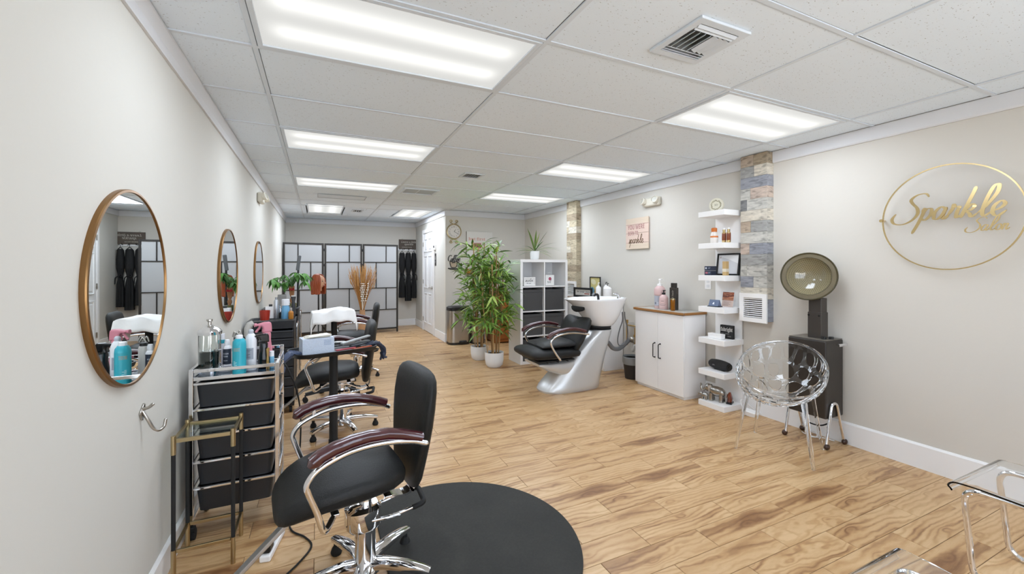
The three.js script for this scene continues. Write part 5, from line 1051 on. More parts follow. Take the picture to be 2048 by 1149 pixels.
{
  const o = thing('picture_frame', 'thin dark photo frame edge at the left end of the cube shelf', 'frame', [2.595, SHELFTOP, 5.27]);
  part('panel', box(0.012, 0.08, 0.06, 0, 0.04, 0, 0.001), M.blackMatte, o); part('easel', box(0.002, 0.06, 0.02, 0.012, 0.03, 0, 0, 0, 0, 0.2), M.blackMatte, o);
}
{ // spiky plant on the shelf
  const o = thing('potted_plant', 'spiky green plant in a white pot on top of the cube shelf', 'plant', [2.87, 1.47, 5.4]);
  part('pot', lathe([[0, 0], [0.05, 0], [0.062, 0.02], [0.07, 0.125], [0.064, 0.125], [0.058, 0.1], [0, 0.1]], 32), M.pot, o);
  const mats = [leafMat(0x5f7a2e, 0.2), leafMat(0x88993f, 0.2), leafMat(0x3f5a24, 0.15)];
  const P = [[-0.9, -1.05, 0.42, 0.15], [0.5, -1.3, 0.3, 0.05], [1.2, -0.75, 0.34, 0.35], [1.5, -0.55, 0.4, 0.45], [-1.5, -0.25, 0.3, 0.25], [-1.6, 0.0, 0.3, 0.25], [1.6, -0.15, 0.3, 0.25], [1.5, 0.0, 0.3, 0.3], [0.3, -0.9, 0.24, 0.2], [-0.4, -0.8, 0.26, 0.2], [2.6, -0.5, 0.28, 0.4], [-2.4, -0.4, 0.3, 0.4], [1.9, -0.4, 0.3, 0.4], [-1.9, -0.5, 0.32, 0.4], [0.9, -1.1, 0.36, 0.1], [-0.3, -1.25, 0.34, 0.08], [1.1, -0.5, 0.38, 0.5], [-1.1, -0.6, 0.34, 0.4], [2.2, -0.8, 0.32, 0.3]];
  P.forEach(([yaw, pitch, len, dr], i) => leafAt(leafGeo(len, 0.016, dr, 0.3, 8), mats[i % 3], o, V(0, 0.115, 0), yaw, pitch));
}

// ---------------------------------------------------------------- low white cabinets with wooden edged tops
const topTex = dataTex(128, 128, (i, j) => { const v = 178 + 26 * (fbm(i / 6, j / 6, 3) - 0.5); return [v, v * 0.99, v * 0.95]; });
function whiteCabinet(label, at, w, d, h, doors) {
  const o = thing('storage_cabinet', label, 'cabinet', at, -PI / 2);
  part('body', [box(w, h - 0.06, d - 0.02, 0, 0.03 + (h - 0.06) / 2, -0.01, 0.002)], M.white, o);
  part('plinth', box(w - 0.02, 0.03, d - 0.03, 0, 0.015, -0.01, 0.001), M.white, o);
  part('top', box(w + 0.014, 0.022, d + 0.012, 0, h - 0.014, -0.002, 0.003), std(0xffffff, 0.5, { map: topTex }), o);
  part('wood_edge', [box(w + 0.03, 0.026, 0.014, 0, h - 0.013, d / 2 + 0.01, 0.005), box(0.014, 0.026, d - 0.004, w / 2 + 0.014, h - 0.013, -0.001, 0.005), box(0.014, 0.026, d - 0.004, -w / 2 - 0.014, h - 0.013, -0.001, 0.005)], std(0x9a6a36, 0.5), o);
  for (const s of [-1, 1]) {
    const dr = part('door', box(w / 2 - 0.002, h - 0.065, 0.018, s * w / 4, 0.032 + (h - 0.065) / 2, d / 2 - 0.011, 0.002), M.white, o);
    part('handle', [bent([V(s * 0.04, h * 0.59, d / 2), V(s * 0.04, h * 0.585, d / 2 + 0.028), V(s * 0.04, h * 0.42, d / 2 + 0.028), V(s * 0.04, h * 0.415, d / 2)], 0.005, 0.02), cyl(0.008, 0.008, 0.004, s * 0.04, h * 0.59, d / 2, 12, PI / 2), cyl(0.008, 0.008, 0.004, s * 0.04, h * 0.415, d / 2, 12, PI / 2)], M.blackMatte, dr);
  }
}
whiteCabinet('white two-door cabinet with black handles holding four bottles', [3.525, 0, 3.475], 0.71, 0.32, 0.895);
whiteCabinet('white cabinet with wooden top edge standing behind the shampoo basin', [3.525, 0, 4.88], 0.9, 0.32, 0.925);
// bottles on the near cabinet
const CT = 0.893, pinkPl = std(0xd3b2ae, 0.4), pinkDk = std(0xc39a98, 0.4);
{
  const o = bottle('pump_bottle', 'large pink shampoo pump bottle with white pump on the cabinet', [3.54, CT, 3.62], [['body', [[0, 0], [0.056, 0], [0.059, 0.01], [0.059, 0.15], [0.064, 0.155], [0.064, 0.21], [0.054, 0.235], [0.03, 0.255], [0, 0.256]], pinkPl], ['collar', [[0, 0.254], [0.03, 0.254], [0.03, 0.275], [0.012, 0.28], [0, 0.28]], M.white]]);
  part('pump', [rod(V(0, 0.275, 0), V(0, 0.32, 0), 0.007), soft(0.03, 0.016, 0.06, 0, 0.326, 0.012, 0.006, 0, -1.1)], M.white, o);
  wrap(0.0597, 0.03, 0.145, printed(256, 256, c => { c.fillStyle = '#aeb0ba'; c.fillRect(0, 0, 256, 256); c.fillStyle = '#70727e'; c.beginPath(); c.arc(60, 190, 26, 0, 7); c.fill(); c.fillStyle = '#e4e4ea'; for (let i = 0; i < 4; i++) c.fillRect(100, 160 + i * 22, 130 - (i * 41) % 60, 8); }), o, 1.1, -1.1);
}
{
  const o = bottle('pump_bottle', 'small pink pump bottle with black pump on the cabinet', [3.5, CT, 3.52], [['body', [[0, 0], [0.046, 0], [0.049, 0.008], [0.049, 0.12], [0.04, 0.145], [0.018, 0.162], [0, 0.163]], pinkPl], ['collar', [[0, 0.162], [0.018, 0.162], [0.018, 0.182], [0.008, 0.186], [0, 0.186]], M.blackPlastic]]);
  part('pump', [rod(V(0, 0.18, 0), V(0, 0.205, 0), 0.006), soft(0.02, 0.012, 0.045, 0, 0.208, 0.01, 0.005, 0, -1.1)], M.blackPlastic, o);
  wrap(0.0495, 0.03, 0.11, printed(256, 256, c => { c.fillStyle = '#d6b6b2'; c.fillRect(0, 0, 256, 256); c.fillStyle = '#4a3c3c'; c.font = 'bold 40px sans-serif'; c.textAlign = 'center'; c.fillText('LISS', 128, 70); c.font = '26px sans-serif'; c.fillText('shampoo', 128, 150); c.fillStyle = '#8a7272'; c.fillRect(40, 180, 176, 10); c.fillRect(60, 205, 136, 10); }), o, 1.1, -1.1);
}
{
  const o = thing('shampoo_bottle', 'tall dark brown rectangular bottle beside the pink pumps', 'bottle', [3.54, CT, 3.41], -PI / 2 + 0.1);
  part('body', soft(0.086, 0.245, 0.045, 0, 0.1225, 0, 0.006), std(0x2a231b, 0.35), o);
  part('cap', soft(0.056, 0.05, 0.04, 0, 0.27, 0, 0.005), std(0x241e18, 0.35), o);
  part('label', plane(0.05, 0.21, 0, 0.125, 0.0228), printed(96, 384, c => { c.fillStyle = '#2a231b'; c.fillRect(0, 0, 96, 384); c.fillStyle = '#8f887c'; c.save(); c.translate(70, 370); c.rotate(-PI / 2); c.font = 'bold 60px sans-serif'; c.fillText('natural hair', 0, 0); c.restore(); }), o);
}
bottle('serum_bottle', 'small amber serum bottle with pale gold cap on the cabinet', [3.46, CT, 3.35], [['body', [[0, 0], [0.022, 0], [0.023, 0.004], [0.023, 0.118], [0, 0.119]], phy(0xc07a1c, 0.08, { transmission: 0.6, thickness: 0.02, ior: 1.4 })], ['cap', [[0, 0.118], [0.0235, 0.118], [0.0235, 0.132], [0, 0.133]], M.paleGold]]);
// things on the far cabinet
const CT2 = 0.923;
{
  const o = thing('picture_frame', 'black framed colourful map print leaning on the far cabinet', 'picture', [3.6, CT2, 4.92], -PI / 2);
  part('frame', frameGeo(0.25, 0.3, 0.012, 0.016, 0, 0.15, 0), M.blackMatte, o); part('backing', box(0.235, 0.285, 0.004, 0, 0.15, 0.002, 0), M.blackMatte, o);
  part('print', plane(0.228, 0.278, 0, 0.15, 0.006), printed(192, 224, c => { c.fillStyle = '#c9bd7e'; c.fillRect(0, 0, 192, 224); c.fillStyle = '#5f93ab'; c.beginPath(); c.moveTo(0, 120); c.bezierCurveTo(60, 90, 90, 140, 110, 224); c.lineTo(0, 224); c.fill(); c.fillStyle = '#b98a3e'; c.beginPath(); c.ellipse(140, 170, 60, 70, 0.4, 0, 7); c.fill(); c.fillStyle = '#d9d3b0'; c.beginPath(); c.ellipse(60, 50, 50, 30, 0.2, 0, 7); c.fill(); }), o);
}
{
  const o = thing('framed_sign', 'low dark-edged landscape sign on the far cabinet behind the basin', 'sign', [3.5, CT2, 5.08], -PI / 2 + 0.15);
  part('frame', frameGeo(0.38, 0.14, 0.028, 0.02, 0, 0.07, 0), M.blackMatte, o); part('backing', box(0.34, 0.12, 0.004, 0, 0.07, 0.002, 0), M.whiteMatte, o);
  part('print', plane(0.326, 0.09, 0, 0.07, 0.006), printed(256, 80, c => { c.fillStyle = '#d8d4cd'; c.fillRect(0, 0, 256, 80); c.fillStyle = '#3a3232'; c.font = 'bold 34px serif'; c.fillText('be your own', 24, 42); c.fillStyle = '#9c3b2c'; c.fillRect(150, 50, 80, 12); }), o);
}
for (const [d, x, label, h, blk] of [[4.72, 3.5, 'white pump bottle next to the map print', 0.19, 0], [4.63, 3.56, 'slim white pump bottle in the middle behind the basin', 0.2, 1], [4.52, 3.5, 'wide white pump bottle at the right end of the far cabinet', 0.19, 1]]) {
  const r = d < 4.6 ? 0.055 : 0.036, o = bottle('pump_bottle', label, [x, CT2, d], [['body', [[0, 0], [r * 0.95, 0], [r, 0.008], [r, h * 0.8], [r * 0.6, h * 0.92], [0, h * 0.93]], M.white], ['collar', [[0, h * 0.925], [0.015, h * 0.925], [0.015, h], [0, h]], M.white]]);
  part('pump', [rod(V(0, h, 0), V(0, h + 0.03, 0), 0.005), soft(0.014, 0.012, 0.045, 0, h + 0.03, 0.012, 0.005, 0, -1)], blk ? M.blackPlastic : M.white, o);
}

// ---------------------------------------------------------------- shampoo unit: reclining chair, silver pedestal, white basin
{
  const o = thing('shampoo_unit', 'shampoo station with black chair, silver pedestal and white tilting basin', 'shampoo chair', [2.6, 0, 4.02], -PI / 2);
  // local: +z = world -x (the client's feet), +x = towards the camera
  const zOf = X => 2.6 - X;
  const sec = (Y, X0, X1, hw, p = 3) => ring(0, Y, zOf((X0 + X1) / 2), hw, (X1 - X0) / 2, p, 48);
  part('pedestal', loft([sec(0, 2.2, 2.925, 0.19), sec(0.02, 2.195, 2.93, 0.195), sec(0.06, 2.215, 2.942, 0.19), sec(0.12, 2.275, 2.958, 0.18), sec(0.2, 2.36, 2.98, 0.172), sec(0.3, 2.465, 3.008, 0.165), sec(0.42, 2.6, 3.045, 0.158), sec(0.54, 2.74, 3.085, 0.15), sec(0.63, 2.85, 3.115, 0.142), sec(0.64, 2.865, 3.11, 0.135)], 0.55), M.silverPaint, o);
  part('seat_bracket', loft([[2.1, 0.325, 0.014, 0.17], [2.14, 0.318, 0.028, 0.175], [2.25, 0.29, 0.055, 0.17], [2.4, 0.26, 0.085, 0.16], [2.56, 0.25, 0.1, 0.15]].map(([X, y, hh, hw]) => Array.from({ length: 28 }, (_, i) => { const a = i / 28 * 2 * PI, c = Math.cos(a), s = Math.sin(a); return V(hw * Math.sign(c) * Math.abs(c) ** 0.55, y + hh * Math.sign(s) * Math.abs(s) ** 0.55, zOf(X)); })), 0.6), M.silverPaint, o);
  part('seat', rowLoft([[zOf(2.6), 0.425, 0.03, 0.2], [zOf(2.57), 0.428, 0.05, 0.23], [zOf(2.45), 0.43, 0.055, 0.255, 0.008], [zOf(2.3), 0.433, 0.056, 0.265, 0.008], [zOf(2.16), 0.438, 0.057, 0.268, 0.008], [zOf(2.07), 0.442, 0.056, 0.264, 0.006], [zOf(2.02), 0.443, 0.048, 0.252, 0.004], [zOf(1.995), 0.444, 0.032, 0.232], [zOf(1.988), 0.444, 0.014, 0.2]]), M.leather, o);
  part('seat_cushion', rowLoft([[zOf(2.6), 0.515, 0.01, 0.19], [zOf(2.58), 0.52, 0.03, 0.205], [zOf(2.48), 0.523, 0.036, 0.212, 0.01], [zOf(2.3), 0.523, 0.034, 0.212, 0.01], [zOf(2.17), 0.518, 0.026, 0.205, 0.004], [zOf(2.13), 0.512, 0.01, 0.19]]), std(0x161616, 0.32, { bumpMap: rep(leatherBump, 3), bumpScale: 0.002 }), o);
  part('seat_rail', [box(0.4, 0.014, 0.44, 0, 0.366, zOf(2.3), 0.003), ...[-0.12, 0, 0.12].map(q => cyl(0.007, 0.007, 0.45, 0, 0.36, zOf(2.3 + q), 10, 0, 0, PI / 2))], M.blackMatte, o);
  // backrest leaning towards the basin, two-lobed top edge
  const lean = t => ({ X: 2.53 + 0.19 * t, Y: 0.45 + 0.345 * t });
  const rows = [[0, 0.2, 0.03], [0.06, 0.225, 0.045], [0.3, 0.245, 0.052], [0.6, 0.255, 0.052], [0.82, 0.25, 0.05], [0.93, 0.235, 0.04], [0.985, 0.205, 0.022], [1, 0.17, 0.006]].map(([t, hw, th]) => Array.from({ length: 40 }, (_, i) => {
    const a = i / 40 * 2 * PI, c = Math.cos(a), s = Math.sin(a), x = hw * Math.sign(c) * Math.abs(c) ** 0.6, n = th * Math.sign(s) * Math.abs(s) ** 0.7, dip = -0.1 * smooth(0.5, 1, t) * Math.exp(-((x / 0.09) ** 2)), tt = t + dip, p = lean(tt);
    return V(x, p.Y + n * 0.42 + 0.05 * t * Math.abs(x), zOf(p.X) + n * 0.9);
  }));
  part('backrest', loft(rows, 1.0), M.leather, o);
  for (const s of [-1, 1]) {
    const x = s * 0.29, arm = part('armrest', sweep([[2.13, 0.62], [2.14, 0.64], [2.18, 0.668], [2.26, 0.695], [2.36, 0.71], [2.46, 0.708], [2.55, 0.69], [2.6, 0.676]].map(([X, y]) => V(x, y, zOf(X))), t => { const k = Math.min(1, 0.5 + 4 * t) * mixn(1.1, 0.8, t); return Array.from({ length: 14 }, (_, i) => [0.026 * k * Math.cos(i / 7 * PI), 0.02 * k * Math.sin(i / 7 * PI)]); }), M.wineWood, o);
    part('arm_tube', tube([V(x, 0.64, zOf(2.64)), V(x, 0.662, zOf(2.5)), V(x, 0.668, zOf(2.38)), V(x, 0.65, zOf(2.26)), V(x, 0.61, zOf(2.185)), V(x, 0.56, zOf(2.175)), V(x, 0.48, zOf(2.22)), V(x, 0.4, zOf(2.28)), V(x * 0.9, 0.385, zOf(2.3))], 0.011, 70, 10), M.chrome, arm);
  }
  part('collar', lathe([[0.11, 0], [0.135, 0.004], [0.138, 0.014], [0.128, 0.022], [0.138, 0.03], [0.134, 0.046], [0.11, 0.05]], 36).scale(0.95, 1, 1.05).translate(0, 0.634, zOf(2.99)), M.rubber, o);
  // basin: outer skin, rim, inner skin, lip reaching over the neck
  const B = (Y, X0, X1, hw, p = 2.3, tilt = 0) => ring(0, Y, zOf((X0 + X1) / 2), hw, (X1 - X0) / 2, p, 56).map(q => V(q.x, q.y + tilt * (q.z - zOf((X0 + X1) / 2)), q.z));
  part('basin', loft([B(0.672, 2.9, 3.12, 0.11), B(0.69, 2.87, 3.15, 0.135), B(0.73, 2.83, 3.185, 0.165), B(0.8, 2.775, 3.225, 0.2), B(0.88, 2.71, 3.265, 0.226), B(0.94, 2.64, 3.295, 0.242, 2.3), B(0.975, 2.585, 3.315, 0.252, 2.3), B(0.995, 2.555, 3.328, 0.256, 2.3), B(1.002, 2.562, 3.325, 0.252, 2.3), B(1.0, 2.59, 3.3, 0.238, 2.3), B(0.96, 2.65, 3.275, 0.22), B(0.86, 2.75, 3.23, 0.19), B(0.76, 2.85, 3.15, 0.13), B(0.735, 2.94, 3.08, 0.06)], 0.9), M.ceramic, o);
  part('neck_rest', sweep([-0.12, -0.09, -0.045, 0, 0.045, 0.09, 0.12].map(x => V(x, 0.905 - 0.02 * (1 - (x / 0.16) ** 2), zOf(2.7 + 0.04 * (x / 0.16) ** 2) + 0.025)), t => { const k = 0.5 + 0.5 * Math.sin(t * PI); return Array.from({ length: 14 }, (_, i) => [0.024 * k * Math.cos(i / 7 * PI), 0.036 * k * Math.sin(i / 7 * PI)]); }), M.rubber, o);
  part('faucet', [cyl(0.02, 0.022, 0.02, 0.05, 1.0, zOf(3.24), 20), tube([V(0.05, 1.0, zOf(3.24)), V(0.05, 1.035, zOf(3.23)), V(0.05, 1.045, zOf(3.19))], 0.011), soft(0.018, 0.01, 0.06, 0.05, 1.052, zOf(3.19), 0.004, 0.2)], M.chrome, o);
  part('spray_head', [tube([V(0.02, 0.93, zOf(2.97)), V(0.02, 1.03, zOf(2.96)), V(0.02, 1.045, zOf(2.92))], 0.015), cyl(0.022, 0.016, 0.03, 0.02, 1.04, zOf(2.905), 18, 0.9)], M.blackGloss, o);
}
// plumbing behind the basin
solo('spray_hose', tube([V(3.3, 0.82, -3.98), V(3.32, 0.72, -4.0), V(3.29, 0.6, -4.02), V(3.28, 0.48, -4.04), V(3.32, 0.41, -4.06), V(3.4, 0.42, -4.06), V(3.43, 0.5, -4.04), V(3.41, 0.62, -4.02), V(3.36, 0.74, -4.0), V(3.335, 0.82, -3.98)], 0.007, 120, 8), std(0x6f6f70, 0.4), 'thin grey spray hose looped down behind the basin', 'hose');
solo('drain_hose', tube([V(3.05, 0.52, -4.02), V(3.14, 0.46, -4.04), V(3.24, 0.38, -4.08), V(3.36, 0.355, -4.12), V(3.47, 0.39, -4.15), V(3.58, 0.44, -4.18)], 0.026, 60, 14), std(0x77787a, 0.45), 'thick grey drain hose curving from the pedestal to the pipes', 'hose');
{
  const o = thing('water_valves', 'brass water pipes and shut-off valves on the wall behind the basin', 'plumbing', [3.6, 0, 4.2], -PI / 2);
  part('riser', [rod(V(-0.05, 0.36, 0.0), V(-0.05, 0.68, 0.0), 0.011), cyl(0.016, 0.016, 0.04, -0.05, 0.665, 0, 16), cyl(0.018, 0.018, 0.03, -0.05, 0.4, 0, 16)], M.brass, o);
  part('branch', [rod(V(-0.05, 0.62, 0), V(0.12, 0.62, 0), 0.009), rod(V(0.1, 0.38, 0), V(0.1, 0.6, 0), 0.01), cyl(0.02, 0.02, 0.03, 0.1, 0.5, 0, 16)], M.brass, o);
  part('valve', [lathe([[0, -0.045], [0.035, -0.045], [0.045, -0.02], [0.045, 0.02], [0.035, 0.045], [0, 0.045]], 24).rotateZ(PI / 2).translate(0.06, 0.45, 0.0), lathe([[0, -0.05], [0.02, -0.05], [0.022, 0.05], [0, 0.05]], 20).translate(0.06, 0.4, 0)], M.steel, o);
  part('trap', tube([V(0.06, 0.42, 0.0), V(0.07, 0.34, 0.02), V(0.1, 0.32, 0.03), V(0.12, 0.38, 0.02)], 0.02), std(0xd8d4cc, 0.5), o);
  part('wall_flange', [cyl(0.03, 0.03, 0.1, -0.05, 0.62, -0.05, 18, PI / 2), cyl(0.03, 0.03, 0.1, 0.06, 0.45, -0.05, 18, PI / 2)], M.chrome, o);
}
{
  const o = thing('waste_bin', 'small dark waste bin with grey liner beside the white cabinet', 'bin', [3.5, 0, 4.03]);
  part('bucket', lathe([[0, 0.002], [0.09, 0.002], [0.118, 0.24], [0.112, 0.24], [0.086, 0.01], [0, 0.01]], 32), std(0x2c2622, 0.5), o);
  part('liner', lathe([[0.108, 0.17], [0.1215, 0.2], [0.1225, 0.262], [0.116, 0.27], [0.108, 0.25]], 32), std(0x8a8c8c, 0.5), o);
}

// ---------------------------------------------------------------- white display tower with seven shelves
const TW = { x: 3.565, d: 2.845 }, shelfY = [0.053, 0.36, 0.67, 0.976, 1.282, 1.594, 1.905];
{
  const o = thing('display_shelf', 'tall narrow white display shelf with seven open boards on the right wall', 'shelf', [RIGHT, 0, TW.d], -PI / 2);
  shelfY.forEach((y, i) => part('shelf_board', box(0.292, 0.052, 0.27, 0, y - 0.026, 0.135, 0.002), M.white, o));
  part('back_panel', box(0.29, 1.86, 0.014, 0, 0.96, 0.0225, 0.001), M.white, o);
}
const onShelf = (i, x, z) => [RIGHT - z, shelfY[i], TW.d - x];     // x towards the camera, z out from the wall
{ // round ornament on the top board
  const o = thing('decor_plate', 'round cream ornament with a painted wreath on the top display board', 'ornament', onShelf(6, -0.04, 0.14), -PI / 2 + 0.25);
  part('disc', cyl(0.068, 0.068, 0.028, 0, 0.068, 0, 40, PI / 2), std(0xded8c4, 0.5), o);
  part('wreath', mv(new THREE.CircleGeometry(0.064, 36), 0, 0.068, 0.0145), printed(192, 192, c => { c.fillStyle = '#dcd6c2'; c.fillRect(0, 0, 192, 192); for (let i = 0; i < 80; i++) { const a = i / 80 * 2 * PI, r = 66 + rr(-9, 9); c.fillStyle = pick(['#8d8763', '#6f6a4a', '#a49a76', '#7b6d55']); c.beginPath(); c.ellipse(96 + r * Math.cos(a), 96 + r * Math.sin(a), 7, 4, a + 1, 0, 7); c.fill(); } c.fillStyle = '#77735f'; c.font = 'italic 40px serif'; c.textAlign = 'center'; c.fillText('Mr', 96, 108); }), o);
}
{
  const o = bottle('detangler_bottle', 'white and orange bottle on the second display board', onShelf(5, -0.06, 0.15), [['body', [[0, 0], [0.03, 0], [0.034, 0.008], [0.036, 0.05], [0.034, 0.085], [0.024, 0.115], [0, 0.116]], std(0xe4dcd4, 0.4)], ['cap', [[0, 0.115], [0.026, 0.115], [0.027, 0.15], [0.02, 0.156], [0, 0.157]], std(0xd5762a, 0.4)], ['band', [[0.034, 0.06], [0.0368, 0.06], [0.0365, 0.075], [0.034, 0.075]], std(0xd5762a, 0.4)]]);
}
for (const [x, label] of [[0.05, 'gold perfume vial on the second display board, left of the pair'], [0.1, 'gold perfume vial on the second display board, right of the pair']])
  bottle('perfume_vial', label, onShelf(5, x, 0.15), [['body', [[0, 0], [0.0175, 0], [0.0185, 0.003], [0.0185, 0.098], [0.013, 0.104], [0, 0.105]], M.gold], ['label_band', [[0.0186, 0.025], [0.0192, 0.026], [0.0192, 0.09], [0.0186, 0.091]], std(0x7a3a1a, 0.4)], ['neck', [[0, 0.104], [0.012, 0.104], [0.013, 0.13], [0, 0.131]], M.gold], ['cap', [[0, 0.13], [0.01, 0.13], [0.01, 0.144], [0, 0.146]], M.white]], 'bottle', 24, 'gold perfume vials');
{
  const o = thing('picture_frame', 'black framed photo leaning against the wall on the third display board', 'picture', onShelf(4, 0.03, 0.075), -PI / 2);
  const tilt = g => g.rotateX(-0.14);
  part('frame', tilt(frameGeo(0.25, 0.215, 0.014, 0.016, 0, 0.1075, 0)), M.blackMatte, o); part('backing', tilt(box(0.235, 0.2, 0.004, 0, 0.1075, 0.003, 0)), M.blackMatte, o);
  part('print', tilt(plane(0.222, 0.188, 0, 0.1075, 0.0065)), printed(224, 192, c => { c.fillStyle = '#cfcfd1'; c.fillRect(0, 0, 224, 192); c.fillStyle = '#e4e4e4'; c.beginPath(); c.moveTo(30, 20); c.bezierCurveTo(100, 40, 150, 60, 224, 90); c.lineTo(224, 10); c.lineTo(30, 10); c.fill(); c.fillStyle = '#a08b80'; c.fillRect(14, 22, 14, 12); }, 0.25), o);
}
{
  const o = thing('product_tube', 'tan cylinder carton in front of the black frame', 'box', onShelf(4, 0.075, 0.16), -PI / 2);
  part('carton', box(0.04, 0.135, 0.04, 0, 0.0675, 0, 0.002), std(0xc0a06c, 0.5), o); part('label', box(0.041, 0.03, 0.041, 0, 0.05, 0, 0.001), std(0xd8cdb8, 0.5), o);
}
for (const [k, label] of [[0, 'navy product carton at the bottom of the stack beside the black frame'], [1, 'navy product carton on top of the stack beside the black frame']]) {
  const o = thing('product_box', label, 'box', [RIGHT - 0.17, shelfY[4] + k * 0.046, TW.d + 0.088], -PI / 2);
  part('carton', box(0.08, 0.044, 0.07, 0, 0.022, 0, 0.001), std(0x20273a, 0.4), o);
  part('print', plane(0.074, 0.038, 0, 0.022, 0.0356), printed(128, 64, c => { c.fillStyle = '#232b40'; c.fillRect(0, 0, 128, 64); c.fillStyle = k ? '#c8cbd4' : '#a8606a'; c.fillRect(12, 14, k ? 30 : 50, 30); c.fillStyle = '#8f95a6'; c.fillRect(72, 18, 44, 6); c.fillRect(72, 32, 30, 6); }), o);
}
{
  const o = thing('photo_card', 'square photo card of copper hair on the fourth display board', 'card', onShelf(3, 0.045, 0.1), -PI / 2 + 0.05);
  part('card', box(0.12, 0.145, 0.004, 0, 0.0725, 0, 0).rotateX(-0.18), M.whiteMatte, o);
  part('print', plane(0.118, 0.143, 0, 0.0725, 0.0026).rotateX(-0.18), printed(160, 192, c => { c.fillStyle = '#7c3a22'; c.fillRect(0, 0, 160, 110); for (let i = 0; i < 50; i++) { c.strokeStyle = pick(['#a85a38', '#5a2414', '#c98d6a', '#8f4a2c']); c.lineWidth = rr(2, 7); c.beginPath(); const y = rr(0, 105); c.moveTo(0, y); c.bezierCurveTo(50, y + rr(-30, 30), 100, y + rr(-30, 30), 160, y + rr(-30, 10)); c.stroke(); } c.fillStyle = '#c9b2a6'; c.fillRect(0, 108, 160, 84); c.fillStyle = '#8d7a74'; for (let i = 0; i < 4; i++) c.fillRect(20, 125 + i * 15, 110 - (i * 29) % 50, 5); }, 0.35), o);
}
{
  const o = thing('card_holder', 'slate blue business card tent with a white emblem on the fourth board', 'card holder', onShelf(3, -0.02, 0.19), -PI / 2 + 0.1);
  part('tent', ext([[-0.03, 0], [0.03, 0], [0.004, 0.062], [-0.004, 0.062]], 0.1, 0.001).rotateY(PI / 2).translate(-0.05, 0.006, 0), std(0x5d6b86, 0.4), o);
  part('base', box(0.115, 0.008, 0.07, 0, 0.004, 0, 0.001), M.blackPlastic, o);
  part('emblem', plane(0.028, 0.028, 0, 0.034, 0.0205, -0.4), printed(64, 64, c => { c.fillStyle = '#5d6b86'; c.fillRect(0, 0, 64, 64); c.fillStyle = '#eef0f4'; c.beginPath(); c.arc(32, 20, 14, 0, 7); c.arc(22, 42, 14, 0, 7); c.arc(42, 42, 14, 0, 7); c.fill(); }), o);
}
{
  const o = thing('box_sign', 'black box sign with white lettering on the fifth display board', 'sign', onShelf(2, 0.055, 0.11), -PI / 2 + 0.1);
  part('block', box(0.13, 0.13, 0.03, 0, 0.065, 0, 0.002), M.blackMatte, o);
  part('print', plane(0.126, 0.126, 0, 0.065, 0.0155), printed(192, 192, c => { c.fillStyle = '#1b1b1b'; c.fillRect(0, 0, 192, 192); c.fillStyle = '#d9d6d0'; c.save(); c.scale(1, 1.7); c.font = 'bold 44px serif'; c.fillText('fabright', 6, 50); c.restore(); c.fillStyle = '#8d8a86'; c.font = 'bold 24px sans-serif'; c.fillText('FEEL GOOD', 10, 130); c.fillText('HAIR', 110, 165); }), o);
}
{
  const o = thing('soap_case', 'long white plastic case lying before the black box sign', 'case', onShelf(2, 0.005, 0.2), -PI / 2 + 0.02);
  part('case', soft(0.15, 0.048, 0.06, 0, 0.024, 0, 0.008), M.white, o); part('lid', soft(0.152, 0.014, 0.062, 0, 0.042, 0, 0.006), M.white, o);
}
{ // cylindrical bluetooth speaker
  const o = thing('portable_speaker', 'black cylindrical portable speaker on the sixth display board', 'speaker', onShelf(1, 0.005, 0.15), -PI / 2 - 0.1);
  part('body', lathe([[0, -0.112], [0.034, -0.11], [0.04, -0.1], [0.047, -0.05], [0.049, 0], [0.047, 0.05], [0.04, 0.1], [0.034, 0.11], [0, 0.112]], 36).rotateZ(PI / 2).translate(0, 0.049, 0), std(0x18181a, 0.6, { bumpMap: rep(leatherBump, 8), bumpScale: 0.001 }), o);
  for (const s of [-1, 1]) part('bass_driver', [cyl(0.03, 0.032, 0.008, s * 0.113, 0.049, 0, 28, 0, 0, PI / 2), cyl(0.014, 0.014, 0.004, s * 0.119, 0.049, 0, 20, 0, 0, PI / 2)], M.blackGloss, o);
  part('logo', mv(new THREE.CylinderGeometry(0.0493, 0.0493, 0.056, 16, 1, true, -0.36, 0.72), -0.03, 0.049, 0, 0, 0, PI / 2), std(0xffffff, 0.5, { map: canvasTex(128, 128, c => { c.fillStyle = '#18181a'; c.fillRect(0, 0, 128, 128); c.save(); c.translate(64, 64); c.rotate(PI / 2); c.fillStyle = '#9a9a9c'; c.font = 'bold 50px sans-serif'; c.textAlign = 'center'; c.textBaseline = 'middle'; c.fillText('JBL', 0, 2); c.restore(); }) }), o);
  part('foot_pad', box(0.12, 0.006, 0.03, 0, 0.003, 0, 0.002), M.rubber, o);
}
